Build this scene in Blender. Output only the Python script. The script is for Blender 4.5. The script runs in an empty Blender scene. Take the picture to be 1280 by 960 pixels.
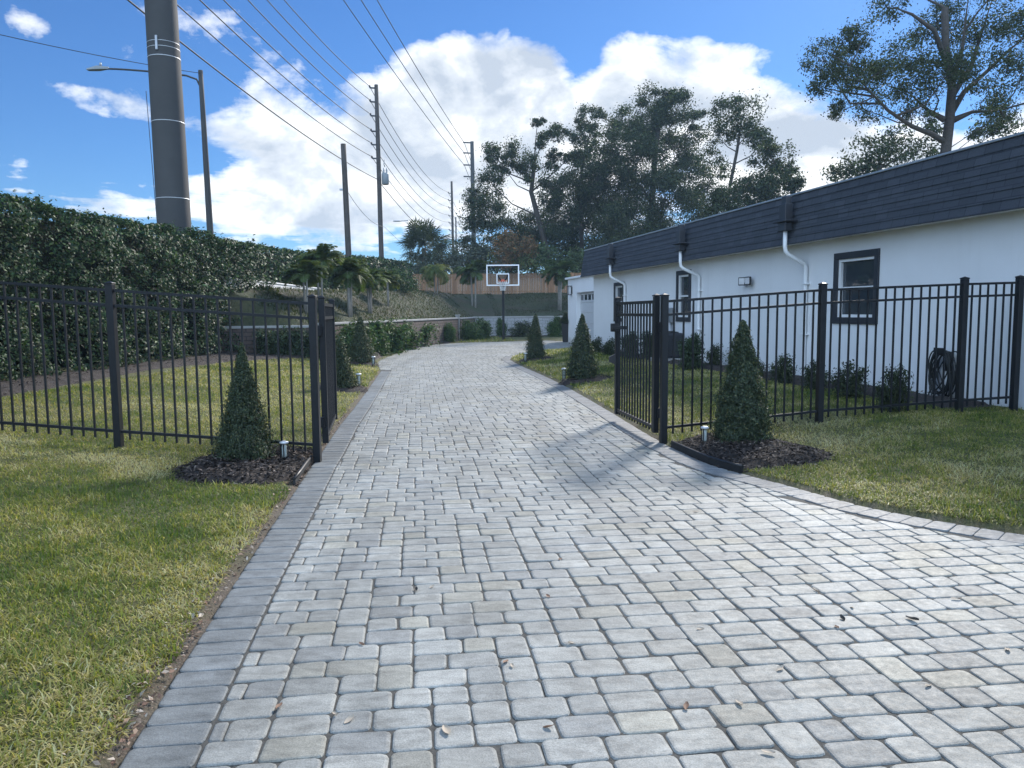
import bpy, math, random
import numpy as np
from mathutils import Vector, Matrix

rng = np.random.default_rng(11)
random.seed(11)
R = math.radians
S = bpy.context.scene
C = S.collection

# ------------------------------------------------------------------ camera
F = 961.0 / 1280.0            # focal length in picture widths
PITCH, ROLL, HC = R(5.37), R(0.5), 1.6
cf = Vector((0, math.cos(PITCH), -math.sin(PITCH)))
_r0 = Vector((1, 0, 0)); _u0 = Vector((0, math.sin(PITCH), math.cos(PITCH)))
cr = _r0 * math.cos(ROLL) - _u0 * math.sin(ROLL)
cu = _u0 * math.cos(ROLL) + _r0 * math.sin(ROLL)
CAM = Vector((0, 0, HC))


def ray(px, py):
    return cf + cr * ((px - 640) / 961.0) - cu * ((py - 480) / 961.0)


def at(px, py, Y):            # surveyed point at distance Y
    d = ray(px, py)
    return CAM + d * (Y / d.y)


def gnd(px, py, z=0.0):       # surveyed point on level z
    d = ray(px, py)
    return CAM + d * ((z - HC) / d.z)


cam = bpy.data.cameras.new('camera'); cam.sensor_width = 36; cam.lens = 36 * F
cam.clip_end = 3000; cam.clip_start = 0.05
co = bpy.data.objects.new('camera', cam); C.objects.link(co)
co.matrix_world = Matrix(((cr.x, cu.x, -cf.x, 0), (cr.y, cu.y, -cf.y, 0), (cr.z, cu.z, -cf.z, HC), (0, 0, 0, 1)))
S.camera = co

SUN_AZ, SUN_EL = R(27), R(32)
SUND = Vector((math.sin(SUN_AZ) * math.cos(SUN_EL), math.cos(SUN_AZ) * math.cos(SUN_EL), math.sin(SUN_EL)))


# ------------------------------------------------------------------ object helpers
def tag(o, label=None, cat=None, group=None, kind=None):
    if label: o['label'] = label
    if cat: o['category'] = cat
    if group: o['group'] = group
    if kind: o['kind'] = kind
    return o


def thing(name, label, cat, loc=(0, 0, 0), rz=0.0, group=None):
    o = bpy.data.objects.new(name, None); C.objects.link(o)
    o.location = loc; o.rotation_euler = (0, 0, rz); o.empty_display_size = 0.2
    return tag(o, label, cat, group)


def copy_tree(o, parent=None):
    c = o.copy(); C.objects.link(c)
    if parent is not None:
        c.parent = parent
    for ch in [x for x in C.objects if x.parent == o and x is not c]:
        copy_tree(ch, c)
    return c


class MB:
    """collects shapes, then links them as ONE mesh object"""
    def __init__(s):
        s.v = []; s.f = []; s.n = 0; s.smooth = []; s.tint = []

    def add(s, verts, faces, smooth=False, tint=None):
        b = s.n
        s.v.extend([tuple(x) for x in verts]); s.n += len(verts)
        for f in faces:
            s.f.append([b + i for i in f]); s.smooth.append(smooth); s.tint.append(tint)
        return s

    def box(s, c, size, rz=0.0, bev=0.0, tint=None):
        x, y, z = [d / 2 for d in size]
        ca, sa = math.cos(rz), math.sin(rz)
        b = min(bev, x * .9, y * .9, z * .9)
        if b <= 0:
            P = [(-x, -y, -z), (x, -y, -z), (x, y, -z), (-x, y, -z), (-x, -y, z), (x, -y, z), (x, y, z), (-x, y, z)]
            Fc = [(0, 3, 2, 1), (4, 5, 6, 7), (0, 1, 5, 4), (1, 2, 6, 5), (2, 3, 7, 6), (3, 0, 4, 7)]
        else:
            P = []; Fc = []
            def ring(ix, iy, zz):
                k = len(P)
                P.extend([(-ix + b, -iy, zz), (ix - b, -iy, zz), (ix, -iy + b, zz), (ix, iy - b, zz),
                          (ix - b, iy, zz), (-ix + b, iy, zz), (-ix, iy - b, zz), (-ix, -iy + b, zz)])
                return k
            r0 = ring(x - b * .7, y - b * .7, -z); r1 = ring(x, y, -z + b); r2 = ring(x, y, z - b); r3 = ring(x - b * .7, y - b * .7, z)
            for a, c2 in ((r0, r1), (r1, r2), (r2, r3)):
                for i in range(8):
                    j = (i + 1) % 8
                    Fc.append((a + i, a + j, c2 + j, c2 + i))
            Fc.append(tuple(r0 + i for i in range(7, -1, -1))); Fc.append(tuple(r3 + i for i in range(8)))
        P = [(c[0] + p[0] * ca - p[1] * sa, c[1] + p[0] * sa + p[1] * ca, c[2] + p[2]) for p in P]
        return s.add(P, Fc, False, tint)

    def tube(s, pts, rad, n=8, caps=True, smooth=True, tint=None):
        pts = [Vector(p) for p in pts]
        if not isinstance(rad, (list, tuple)): rad = [rad] * len(pts)
        P = []; Fc = []
        up = None
        for i, p in enumerate(pts):
            t = (pts[min(i + 1, len(pts) - 1)] - pts[max(i - 1, 0)])
            if t.length < 1e-9: t = Vector((0, 0, 1))
            t.normalize()
            if up is None:
                up = Vector((1, 0, 0)) if abs(t.x) < .9 else Vector((0, 1, 0))
            a = (up - t * up.dot(t)).normalized(); b = t.cross(a); up = a
            for k in range(n):
                w = 2 * math.pi * k / n
                P.append(p + (a * math.cos(w) + b * math.sin(w)) * rad[i])
        for i in range(len(pts) - 1):
            for k in range(n):
                k2 = (k + 1) % n
                Fc.append((i * n + k, i * n + k2, (i + 1) * n + k2, (i + 1) * n + k))
        s.add(P, Fc, smooth, tint)
        if caps:
            s.f.append([s.n - len(P) + k for k in range(n - 1, -1, -1)]); s.smooth.append(False); s.tint.append(tint)
            s.f.append([s.n - n + k for k in range(n)]); s.smooth.append(False); s.tint.append(tint)
        return s

    def lathe(s, c, prof, n=16, smooth=True):
        P = []; Fc = []
        for r, z in prof:
            for k in range(n):
                w = 2 * math.pi * k / n
                P.append((c[0] + r * math.cos(w), c[1] + r * math.sin(w), c[2] + z))
        m = len(prof)
        for i in range(m - 1):
            for k in range(n):
                k2 = (k + 1) % n
                Fc.append((i * n + k, i * n + k2, (i + 1) * n + k2, (i + 1) * n + k))
        s.add(P, Fc, smooth)
        b = s.n - len(P)
        s.f.append([b + k for k in range(n - 1, -1, -1)]); s.smooth.append(False); s.tint.append(None)
        s.f.append([b + (m - 1) * n + k for k in range(n)]); s.smooth.append(False); s.tint.append(None)
        return s

    def build(s, name, mat, parent=None):
        me = bpy.data.meshes.new(name)
        me.from_pydata(s.v, [], s.f)
        me.polygons.foreach_set('use_smooth', np.array(s.smooth, dtype=bool))
        if any(t is not None for t in s.tint):
            a = me.attributes.new('tint', 'FLOAT_COLOR', 'FACE')
            arr = np.ones((len(s.f), 4), dtype=np.float32)
            for i, t in enumerate(s.tint):
                if t is not None: arr[i, :3] = t
            a.data.foreach_set('color', arr.ravel())
        me.materials.append(mat); me.update()
        o = bpy.data.objects.new(name, me); C.objects.link(o)
        if parent is not None: o.parent = parent
        return o


def quads(name, V, mat, parent=None, tint=None, faces=None, smooth=False):
    """fast mesh of quads from a numpy array; V (N*4,3) unless faces given"""
    V = np.asarray(V, dtype=np.float32).reshape(-1, 3)
    if faces is None:
        faces = np.arange(len(V), dtype=np.int32).reshape(-1, 4)
    me = bpy.data.meshes.new(name)
    m = len(faces)
    me.vertices.add(len(V)); me.vertices.foreach_set('co', V.ravel())
    me.loops.add(m * 4); me.loops.foreach_set('vertex_index', np.asarray(faces, dtype=np.int32).ravel())
    me.polygons.add(m); me.polygons.foreach_set('loop_start', np.arange(0, m * 4, 4, dtype=np.int32))
    if smooth: me.polygons.foreach_set('use_smooth', np.ones(m, dtype=bool))
    if tint is not None:
        a = me.attributes.new('tint', 'FLOAT_COLOR', 'FACE')
        arr = np.ones((m, 4), dtype=np.float32); arr[:, :3] = tint
        a.data.foreach_set('color', arr.ravel())
    me.update(calc_edges=True); me.validate()
    me.materials.append(mat)
    o = bpy.data.objects.new(name, me); C.objects.link(o)
    if parent is not None: o.parent = parent
    return o


def unit(a):
    return a / np.maximum(np.linalg.norm(a, axis=1, keepdims=True), 1e-9)


def leaf_verts(P, N, L, aspect=0.5, jit=0.6, droop=0.0):
    """rhombic leaves at P, facing roughly N, length L"""
    n = len(P)
    N = unit(N + jit * rng.normal(size=(n, 3)))
    T = unit(np.cross(N, rng.normal(size=(n, 3))))
    if droop: T = unit(T + np.array([0, 0, -droop]))
    B = unit(np.cross(N, T))
    L = np.broadcast_to(np.asarray(L, dtype=float).reshape(-1, 1), (n, 1))
    W = L * aspect
    k = 0.12 * L * N
    V = np.stack([P - T * L * .5, P + B * W * .5 + k + T * L * .05, P + T * L * .5, P - B * W * .5 + k + T * L * .05], axis=1)
    return V.reshape(-1, 3)


def tints(n, cols, w=None, var=0.18):
    cols = np.array(cols, dtype=float)
    i = rng.choice(len(cols), size=n, p=w)
    return np.clip(cols[i] * (1 + var * rng.normal(size=(n, 1))), 0.005, 0.9)


_perm = rng.random((64, 64))
def vnoise(x, y):            # smooth value noise, period 64
    x = np.asarray(x, dtype=float); y = np.asarray(y, dtype=float)
    xi = np.floor(x).astype(int); yi = np.floor(y).astype(int)
    fx = x - xi; fy = y - yi
    fx = fx * fx * (3 - 2 * fx); fy = fy * fy * (3 - 2 * fy)
    g = lambda a, b: _perm[a % 64, b % 64]
    return (g(xi, yi) * (1 - fx) * (1 - fy) + g(xi + 1, yi) * fx * (1 - fy) + g(xi, yi + 1) * (1 - fx) * fy + g(xi + 1, yi + 1) * fx * fy)


# ------------------------------------------------------------------ materials
class NT:
    def __init__(s, m):
        m.use_nodes = True; s.t = m.node_tree; s.t.nodes.clear()

    def n(s, typ, **kw):
        nd = s.t.nodes.new(typ)
        for k, v in kw.items():
            if k.startswith('i_'):
                key = k[2:]
                nd.inputs[int(key) if key.isdigit() else key.replace('_', ' ')].default_value = v
            else:
                setattr(nd, k, v)
        return nd

    def l(s, a, b):
        s.t.links.new(a, b)

    def math(s, op, a, b=None, c=None, clamp=False):
        nd = s.t.nodes.new('ShaderNodeMath'); nd.operation = op; nd.use_clamp = clamp
        for i, x in enumerate((a, b, c)):
            if x is None: continue
            if isinstance(x, (int, float)): nd.inputs[i].default_value = x
            else: s.l(x, nd.inputs[i])
        return nd.outputs[0]

    def mix(s, fac, a, b, mode='MIX'):
        nd = s.t.nodes.new('ShaderNodeMix'); nd.data_type = 'RGBA'; nd.blend_type = mode
        for k, x in ((0, fac), (6, a), (7, b)):
            if isinstance(x, (int, float)): nd.inputs[k].default_value = x
            elif isinstance(x, tuple): nd.inputs[k].default_value = (*x, 1)
            else: s.l(x, nd.inputs[k])
        return nd.outputs[2]

    def ramp(s, fac, stops):
        nd = s.t.nodes.new('ShaderNodeValToRGB')
        e = nd.color_ramp.elements
        while len(e) < len(stops): e.new(0.5)
        for i, (p, c) in enumerate(stops):
            e[i].position = p
            e[i].color = (c, c, c, 1) if isinstance(c, (int, float)) else (*c, 1)
        s.l(fac, nd.inputs[0]); return nd.outputs[0]

    def noise(s, scale, detail=4, rough=.55, vec=None, dist=0.0):
        nd = s.n('ShaderNodeTexNoise'); nd.inputs['Scale'].default_value = scale
        nd.inputs['Detail'].default_value = detail; nd.inputs['Roughness'].default_value = rough
        nd.inputs['Distortion'].default_value = dist
        if vec is not None: s.l(vec, nd.inputs['Vector'])
        return nd.outputs[0]

    def obj(s):
        return s.n('ShaderNodeTexCoord').outputs['Object']

    def pos(s):
        return s.n('ShaderNodeNewGeometry').outputs['Position']

    def finish(s, col, rough=.6, bump=None, bstr=.3, bdist=.01, metal=0.0, spec=.5, transl=0.0, tcol=None):
        p = s.n('ShaderNodeBsdfPrincipled')
        if isinstance(col, tuple): p.inputs['Base Color'].default_value = (*col, 1)
        else: s.l(col, p.inputs['Base Color'])
        if isinstance(rough, (int, float)): p.inputs['Roughness'].default_value = rough
        else: s.l(rough, p.inputs['Roughness'])
        p.inputs['Metallic'].default_value = metal
        p.inputs['Specular IOR Level'].default_value = spec
        if bump is not None:
            b = s.n('ShaderNodeBump'); b.inputs['Strength'].default_value = bstr; b.inputs['Distance'].default_value = bdist
            s.l(bump, b.inputs['Height']); s.l(b.outputs[0], p.inputs['Normal'])
        out = s.n('ShaderNodeOutputMaterial')
        if transl:
            tr = s.n('ShaderNodeBsdfTranslucent')
            if tcol is None: tcol = col
            if isinstance(tcol, tuple): tr.inputs[0].default_value = (*tcol, 1)
            else: s.l(tcol, tr.inputs[0])
            mx = s.n('ShaderNodeMixShader'); mx.inputs[0].default_value = transl
            s.l(p.outputs[0], mx.inputs[1]); s.l(tr.outputs[0], mx.inputs[2]); s.l(mx.outputs[0], out.inputs[0])
        else:
            s.l(p.outputs[0], out.inputs[0])
        return p


M = {}
def mat(name):
    m = bpy.data.materials.new(name); M[name] = m
    return NT(m)


def plain(name, col, rough=.5, metal=0., var=.12, scale=6., bstr=.08, spec=.5):
    t = mat(name); p = t.obj()
    n = t.noise(scale, 5, .6, p)
    lo = tuple(c * (1 - var) for c in col); hi = tuple(min(1, c * (1 + var)) for c in col)
    c = t.ramp(n, [(.3, lo), (.7, hi)])
    t.finish(c, rough, t.noise(scale * 12, 3, .6, p), bstr, .004, metal, spec)


def leafmat(name, rough=.42, transl=.3, ty=(1.25, 1.3, .6), spec=.5):
    t = mat(name)
    a = t.n('ShaderNodeAttribute', attribute_name='tint')
    tc = t.mix(1.0, a.outputs[0], ty, 'MULTIPLY')
    t.finish(a.outputs[0], rough, None, transl=transl, tcol=tc, spec=spec)


leafmat('leaf', .62, .25, spec=.2)
leafmat('leaf_gloss', .58, .20, spec=.2)
leafmat('leaf_matt', .6, .25)
leafmat('leaf_hedge', .55, .20, spec=.2)
leafmat('grass', .55, .45, (1.15, 1.15, .6), .3)
leafmat('frond', .62, .3, spec=.18)
leafmat('litter', .7, .1, (1, 1, 1), .3)
plain('black_metal', (.008, .009, .011), .42, .0, .2, 20, .04, .3)
plain('black_plastic', (.012, .012, .013), .5, 0, .2, 20, .05)
plain('concrete', (.30, .295, .28), .85, 0, .18, 1.4, .25)
plain('pole_wood', (.060, .050, .043), .85, 0, .25, 3, .3)
plain('white_paint', (.80, .80, .79), .6, 0, .04, 1.2, .12)
plain('white_trim', (.78, .78, .77), .4, 0, .03, 3, .04)
plain('dark_trim', (.022, .024, .030), .5, 0, .15, 5, .05)
plain('grey_metal', (.35, .36, .37), .4, .6, .1, 5, .05)
plain('galvanised', (.55, .56, .57), .45, .5, .1, 5, .05)
plain('pole_steel', (.048, .047, .046), .8, 0, .15, 1.0, .2)
plain('wire', (.015, .015, .017), .6)
plain('rim_orange', (.55, .12, .06), .45)
plain('net_white', (.75, .75, .72), .8)
plain('ceramic_white', (.6, .6, .6), .3)
plain('frosted', (.38, .41, .38), .5)
plain('door_grey', (.56, .57, .575), .5, 0, .03)
plain('transformer_grey', (.22, .24, .25), .5)
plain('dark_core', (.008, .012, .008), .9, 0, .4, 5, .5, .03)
plain('bark', (.055, .046, .038), .9, 0, .35, 9, .6)
plain('palm_trunk', (.26, .24, .21), .85, 0, .2, 14, .4)
plain('rubber', (.010, .012, .011), .45)
plain('lantern_black', (.012, .012, .013), .4)


def glassmat(name, tint, rough=.02):
    t = mat(name)
    p = t.n('ShaderNodeBsdfPrincipled'); p.inputs['Base Color'].default_value = (*tint, 1)
    p.inputs['Roughness'].default_value = rough; p.inputs['Specular IOR Level'].default_value = .8
    o = t.n('ShaderNodeOutputMaterial'); t.l(p.outputs[0], o.inputs[0])
glassmat('window_glass', (.035, .045, .055))
t = mat('clear_glass')
g = t.n('ShaderNodeBsdfGlass'); g.inputs['Roughness'].default_value = .05; g.inputs['IOR'].default_value = 1.2
tr = t.n('ShaderNodeBsdfTransparent'); tr.inputs[0].default_value = (.93, .95, .96, 1)
mx = t.n('ShaderNodeMixShader'); mx.inputs[0].default_value = .05
o_ = t.n('ShaderNodeOutputMaterial'); t.l(tr.outputs[0], mx.inputs[1]); t.l(g.outputs[0], mx.inputs[2]); t.l(mx.outputs[0], o_.inputs[0])

# paver: tint of each stone, mottled, pitted
t = mat('paver'); p = t.obj()
a = t.n('ShaderNodeAttribute', attribute_name='tint')
mpv = t.n('ShaderNodeMapping'); mpv.inputs['Scale'].default_value = (7, 15, 7); mpv.inputs['Rotation'].default_value = (0, 0, -.122); t.l(p, mpv.inputs[0])
mo = t.ramp(t.noise(1, 6, .7, mpv.outputs[0], .3), [(.28, .60), (.5, .98), (.72, 1.30)])
c = t.mix(1.0, a.outputs[0], mo, 'MULTIPLY')
sp = t.ramp(t.noise(160, 3, .7, p), [(.35, .7), (.55, 1.0), (.75, 1.18)])
c = t.mix(1.0, c, sp, 'MULTIPLY')
big = t.ramp(t.noise(.55, 5, .65, p), [(.3, (.80, .785, .75)), (.62, (1.05, 1.05, 1.05))])
tm = t.n('ShaderNodeMapping'); tm.inputs['Rotation'].default_value = (0, 0, -.122); tm.inputs['Scale'].default_value = (2.4, .16, 1); t.l(p, tm.inputs[0])
big = t.mix(1.0, big, t.ramp(t.noise(1, 4, .6, tm.outputs[0]), [(.32, .84), (.6, 1.05)]), 'MULTIPLY')
c = t.mix(1.0, c, big, 'MULTIPLY')
v = t.n('ShaderNodeTexVoronoi'); v.inputs['Scale'].default_value = 95; t.l(p, v.inputs['Vector'])
pit = t.ramp(v.outputs['Distance'], [(.05, 0.0), (.16, 1.0)])
pm = t.ramp(t.noise(14, 3, .6, p), [(.5, 0.0), (.6, 1.0)])
pit = t.math('MAXIMUM', pit, t.math('SUBTRACT', 1.0, pm))
c = t.mix(1.0, c, t.ramp(pit, [(0, .45), (1, 1.0)]), 'MULTIPLY')
hgt = t.math('ADD', t.math('MULTIPLY', t.noise(60, 5, .7, p), .6), t.math('MULTIPLY', pit, .5))
c = t.mix(1.0, c, (.86, .86, .82), 'MULTIPLY')
t.finish(c, t.ramp(t.noise(30, 4, .6, p), [(.3, .62), (.7, .80)]), hgt, .6, .006, spec=.36)

t = mat('joint_sand'); p = t.obj()
t.finish(t.ramp(t.noise(40, 4, .7, p), [(.3, (.028, .028, .026)), (.7, (.080, .076, .066))]), .95, t.noise(120, 3, .6, p), .6, .005)

# soil / thatch below the grass: 'soil' attribute says how bare it is
t = mat('ground'); p = t.pos()
a = t.n('ShaderNodeAttribute', attribute_name='soil')
thatch = t.ramp(t.noise(38, 5, .75, p), [(.28, (.030, .034, .012)), (.5, (.080, .084, .028)), (.75, (.17, .155, .065))])
pat = t.ramp(t.noise(.9, 4, .6, p), [(.35, (.75, .85, .65)), (.65, (1.15, 1.05, .95))])
thatch = t.mix(1.0, thatch, pat, 'MULTIPLY')
soil = t.ramp(t.noise(70, 4, .7, p), [(.3, (.05, .038, .028)), (.55, (.12, .095, .07)), (.8, (.24, .19, .15))])
c = t.mix(a.outputs[2], thatch, soil)
t.finish(c, .95, t.noise(45, 5, .7, p), .8, .03)

t = mat('bank'); p = t.pos()
k1 = t.noise(.55, 4, .6, p)
c1 = t.ramp(t.noise(9, 5, .75, p), [(.3, (.026, .036, .015)), (.55, (.050, .058, .024)), (.8, (.088, .080, .042))])
c2 = t.ramp(t.noise(7, 5, .75, p), [(.3, (.040, .034, .021)), (.7, (.085, .070, .042))])
t.finish(t.mix(t.ramp(k1, [(.45, 0.), (.62, .85)]), c1, c2), .95, t.noise(6, 6, .75, p), 1., .12)

t = mat('mulch'); p = t.obj()
c = t.ramp(t.noise(55, 4, .75, p), [(.3, (.014, .010, .009)), (.55, (.045, .033, .028)), (.8, (.11, .085, .07))])
t.finish(c, .9, t.noise(60, 4, .8, p), 1., .03)
t = mat('mulch_chip')
a = t.n('ShaderNodeAttribute', attribute_name='tint'); t.finish(a.outputs[0], .85)

# roof shingles: courses are geometry, this gives each one tone
t = mat('shingle'); p = t.obj()
br = t.n('ShaderNodeTexBrick'); br.inputs['Scale'].default_value = 1.0
br.inputs['Color1'].default_value = (.033, .039, .050, 1); br.inputs['Color2'].default_value = (.048, .055, .068, 1)
br.inputs['Mortar'].default_value = (.018, .022, .032, 1); br.inputs['Mortar Size'].default_value = .008
br.inputs['Brick Width'].default_value = .30; br.inputs['Row Height'].default_value = .16
sx = t.n('ShaderNodeSeparateXYZ'); t.l(p, sx.inputs[0]); cb = t.n('ShaderNodeCombineXYZ')
t.l(sx.outputs[1], cb.inputs[0]); t.l(sx.outputs[2], cb.inputs[1]); t.l(cb.outputs[0], br.inputs['Vector'])
c = t.mix(1.0, br.outputs[0], t.ramp(t.noise(60, 4, .7, p), [(.3, .75), (.7, 1.25)]), 'MULTIPLY')
t.finish(c, .85, t.noise(90, 3, .7, p), .5, .006)

# stucco
t = mat('stucco'); p = t.obj()
c = t.ramp(t.noise(.8, 5, .6, p), [(.3, (.76, .76, .75)), (.7, (.82, .82, .815))])
sx = t.n('ShaderNodeSeparateXYZ'); t.l(p, sx.inputs[0])
spl = t.math('ADD', t.math('MULTIPLY', sx.outputs[2], -1.6), t.math('MULTIPLY', t.noise(5, 5, .7, p), .9))
c = t.mix(t.ramp(spl, [(-.0, 0.0), (.25, .45)]), c, (.42, .37, .30))
dm = t.n('ShaderNodeMapping'); dm.inputs['Scale'].default_value = (3, 3, .22); t.l(p, dm.inputs[0])
c = t.mix(t.ramp(t.noise(1, 4, .6, dm.outputs[0]), [(.58, 0.0), (.75, .14)]), c, (.50, .49, .46))
t.finish(c, .8, t.noise(70, 4, .65, p), .22, .006)
t = mat('soffit'); p = t.obj(); t.finish(t.ramp(t.noise(2, 3, .5, p), [(.3, (.70, .70, .68)), (.7, (.76, .76, .74))]), .7)


def blockmat(name, c1, c2, mortar, bw, rh, ms, bstr=.6):
    t = mat(name); p = t.obj()
    sx = t.n('ShaderNodeSeparateXYZ'); t.l(p, sx.inputs[0]); cb = t.n('ShaderNodeCombineXYZ')
    t.l(sx.outputs[0], cb.inputs[0]); t.l(sx.outputs[2], cb.inputs[1])
    br = t.n('ShaderNodeTexBrick'); t.l(cb.outputs[0], br.inputs['Vector'])
    for k, x in (('Color1', c1), ('Color2', c2), ('Mortar', mortar)): br.inputs[k].default_value = (*x, 1)
    br.inputs['Scale'].default_value = 1; br.inputs['Brick Width'].default_value = bw; br.inputs['Row Height'].default_value = rh
    br.inputs['Mortar Size'].default_value = ms
    c = t.mix(1.0, br.outputs[0], t.ramp(t.noise(12, 5, .7, p), [(.3, .75), (.7, 1.2)]), 'MULTIPLY')
    t.finish(c, .9, t.math('ADD', t.math('MULTIPLY', br.outputs[1], -1.0), t.math('MULTIPLY', t.noise(50, 4, .7, p), .4)), bstr, .012)
blockmat('brown_block', (.10, .072, .060), (.08, .058, .05), (.035, .028, .025), .4, .13, .012)
blockmat('grey_block', (.33, .335, .335), (.28, .285, .29), (.16, .16, .16), .45, .2, .010)
t = mat('fence_board')
a = t.n('ShaderNodeAttribute', attribute_name='tint'); p = t.obj()
mp = t.n('ShaderNodeMapping'); mp.inputs['Scale'].default_value = (20, 20, 1.5); t.l(p, mp.inputs[0])
t.finish(t.mix(1.0, a.outputs[0], t.ramp(t.noise(2, 4, .6, mp.outputs[0]), [(.3, .7), (.7, 1.2)]), 'MULTIPLY'), .85, t.noise(2, 4, .6, mp.outputs[0]), .3)


# ------------------------------------------------------------------ layout of the plan
def gp(pts, z=0.0):
    return [gnd(x, y, z).xy.copy() for x, y in pts]

EL = gp([(147, 960), (210, 858), (276, 754), (330, 672), (385, 588), (404, 562), (424, 532), (440, 513), (456, 492), (476, 464)])
EL = [Vector((EL[0].x + .18, EL[0].y - 1.4)), ] + EL
EL[0] = EL[1] + (EL[1] - EL[2]).normalized() * 4.5
FAR = gp([(471, 453), (474, 446), (498, 438), (524, 431), (580, 428.5), (637, 427), (682, 425.5), (712, 427)])
gcor = gnd(712, 427).xy
ISL = gp([(716, 436), (682, 438), (655, 442), (640, 446), (637, 449.5)])          # upper edge of the right island
ER = gp([(651, 457), (680, 469.5), (710, 484), (740, 501), (769, 518), (800, 537), (829, 553.5), (846, 562), (871, 574), (898, 584), (928, 592), (962, 600.5), (997, 610), (1072, 631), (1155, 648), (1280, 668)])
dlast = (ER[-1] - ER[-2]).normalized()
ER = ER + [ER[-1] + dlast * 2, ER[-1] + dlast * 9]
POLY = EL + FAR + [Vector((9.0, FAR[-1].y - .3)), Vector((9.0, ISL[0].y + .2))] + ISL + ER + [Vector((ER[-1].x, EL[0].y))]
POLYA = np.array([[p.x, p.y] for p in POLY])


def seg_dist(X, Y, A):
    """distance of points to an open polyline"""
    best = np.full(np.shape(X), 1e9)
    for i in range(len(A) - 1):
        ax, ay = A[i]; bx, by = A[i + 1]
        dx, dy = bx - ax, by - ay
        tt = np.clip(((X - ax) * dx + (Y - ay) * dy) / (dx * dx + dy * dy + 1e-12), 0, 1)
        best = np.minimum(best, np.hypot(X - ax - tt * dx, Y - ay - tt * dy))
    return best


def inside(X, Y, A):
    c = np.zeros(np.shape(X), dtype=bool)
    n = len(A)
    for i in range(n):
        x1, y1 = A[i]; x2, y2 = A[(i + 1) % n]
        cond = ((y1 > Y) != (y2 > Y)) & (X < (x2 - x1) * (Y - y1) / (y2 - y1 + 1e-12) + x1)
        c ^= cond
    return c

ELA = np.array([[p.x, p.y] for p in EL]); ERA = np.array([[p.x, p.y] for p in ISL + ER])
CLOSED = np.vstack([POLYA, POLYA[:1]])

# house frame: nH points away from the drive, dH runs along the wall
HA = R(11.7)
dH = Vector((-math.sin(HA), math.cos(HA), 0)); nH = Vector((math.cos(HA), math.sin(HA), 0))
LW, LF = 8.9, 8.5


def hp(t, L, z):
    return nH * L + dH * t + Vector((0, 0, z))


def on_wall(px, py, L):
    d = ray(px, py)
    s = (L - nH.dot(CAM)) / nH.dot(d)
    q = CAM + d * s
    return q.dot(dH), q.z


def sstep(a, b, x):
    t_ = np.clip((x - a) / (b - a), 0, 1)
    return t_ * t_ * (3 - 2 * t_)


def hgt(X, Y):
    """lawn level of the yard"""
    X = np.asarray(X, dtype=float); Y = np.asarray(Y, dtype=float)
    ins = inside(X, Y, POLYA); d = seg_dist(X, Y, CLOSED)
    d = np.where(ins, -d, d)
    el = np.interp(Y, ELA[:, 1], ELA[:, 0])
    left = X < el
    up = np.where(left, .077 * np.clip(el - .3 - X, 0, 7.5), 0)
    L = nH.x * X + nH.y * Y
    er = 4.0
    right = (X > el) & (Y < 30)
    rise = .20 * sstep(3.7, 7.2, L)
    up = np.where(right & ~ins, np.minimum(rise, .10 * np.clip(d, 0, 9)), up)
    lip = np.where(d > 0, .004 + .022 * sstep(0.0, .12, d), -.045)
    und = .03 * (vnoise(X * .7 + 9, Y * .7) - .5) * sstep(.3, 1.2, d)
    return up + lip + und


def zat(x, y):
    return float(hgt(np.array([x]), np.array([y]))[0])


def onlawn(px, py, it=6):
    z = 0.0
    for _ in range(it):
        q = gnd(px, py, z); z = zat(q.x, q.y)
    return Vector((q.x, q.y, z))

# ------------------------------------------------------------------ ground sheet
def lines(parts):
    o = []
    for a, b, s in parts:
        o.extend(np.arange(a, b, s))
    return np.array(o + [parts[-1][1]])

gx = lines([(-900, -200, 175), (-200, -40, 20), (-40, -12, 2), (-12, -6, .5), (-6, 8, .10), (8, 14, .5), (14, 40, 3), (40, 200, 20), (200, 900, 175)])
gy = lines([(-200, -10, 38), (-10, 2, 1), (2, 13, .10), (13, 34, .35), (34, 56, 1), (56, 100, 6), (100, 400, 50), (400, 1400, 250)])
GX, GY = np.meshgrid(gx, gy)
GZ = hgt(GX, GY)
dE = seg_dist(GX, GY, CLOSED)
dL = seg_dist(GX, GY, np.array([[p.x, p.y] for p in EL]))
# bare strip along the drive, wider on the left
soil = np.maximum(1 - sstep(.05, .20, dL + .16 * (vnoise(GX * 4, GY * 4) - .5)), .9 * (1 - sstep(.0, .07, dE)))
nx, ny = len(gx), len(gy)
ii = np.arange(nx * ny).reshape(ny, nx)
fc = np.stack([ii[:-1, :-1], ii[:-1, 1:], ii[1:, 1:], ii[1:, :-1]], axis=-1).reshape(-1, 4)
ground = quads('ground', np.stack([GX, GY, GZ], -1).reshape(-1, 3), M['ground'], None, None, fc, True)
at_ = ground.data.attributes.new('soil', 'FLOAT', 'POINT'); at_.data.foreach_set('value', soil.ravel().astype(np.float32))
tag(ground, kind='structure')

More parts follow.
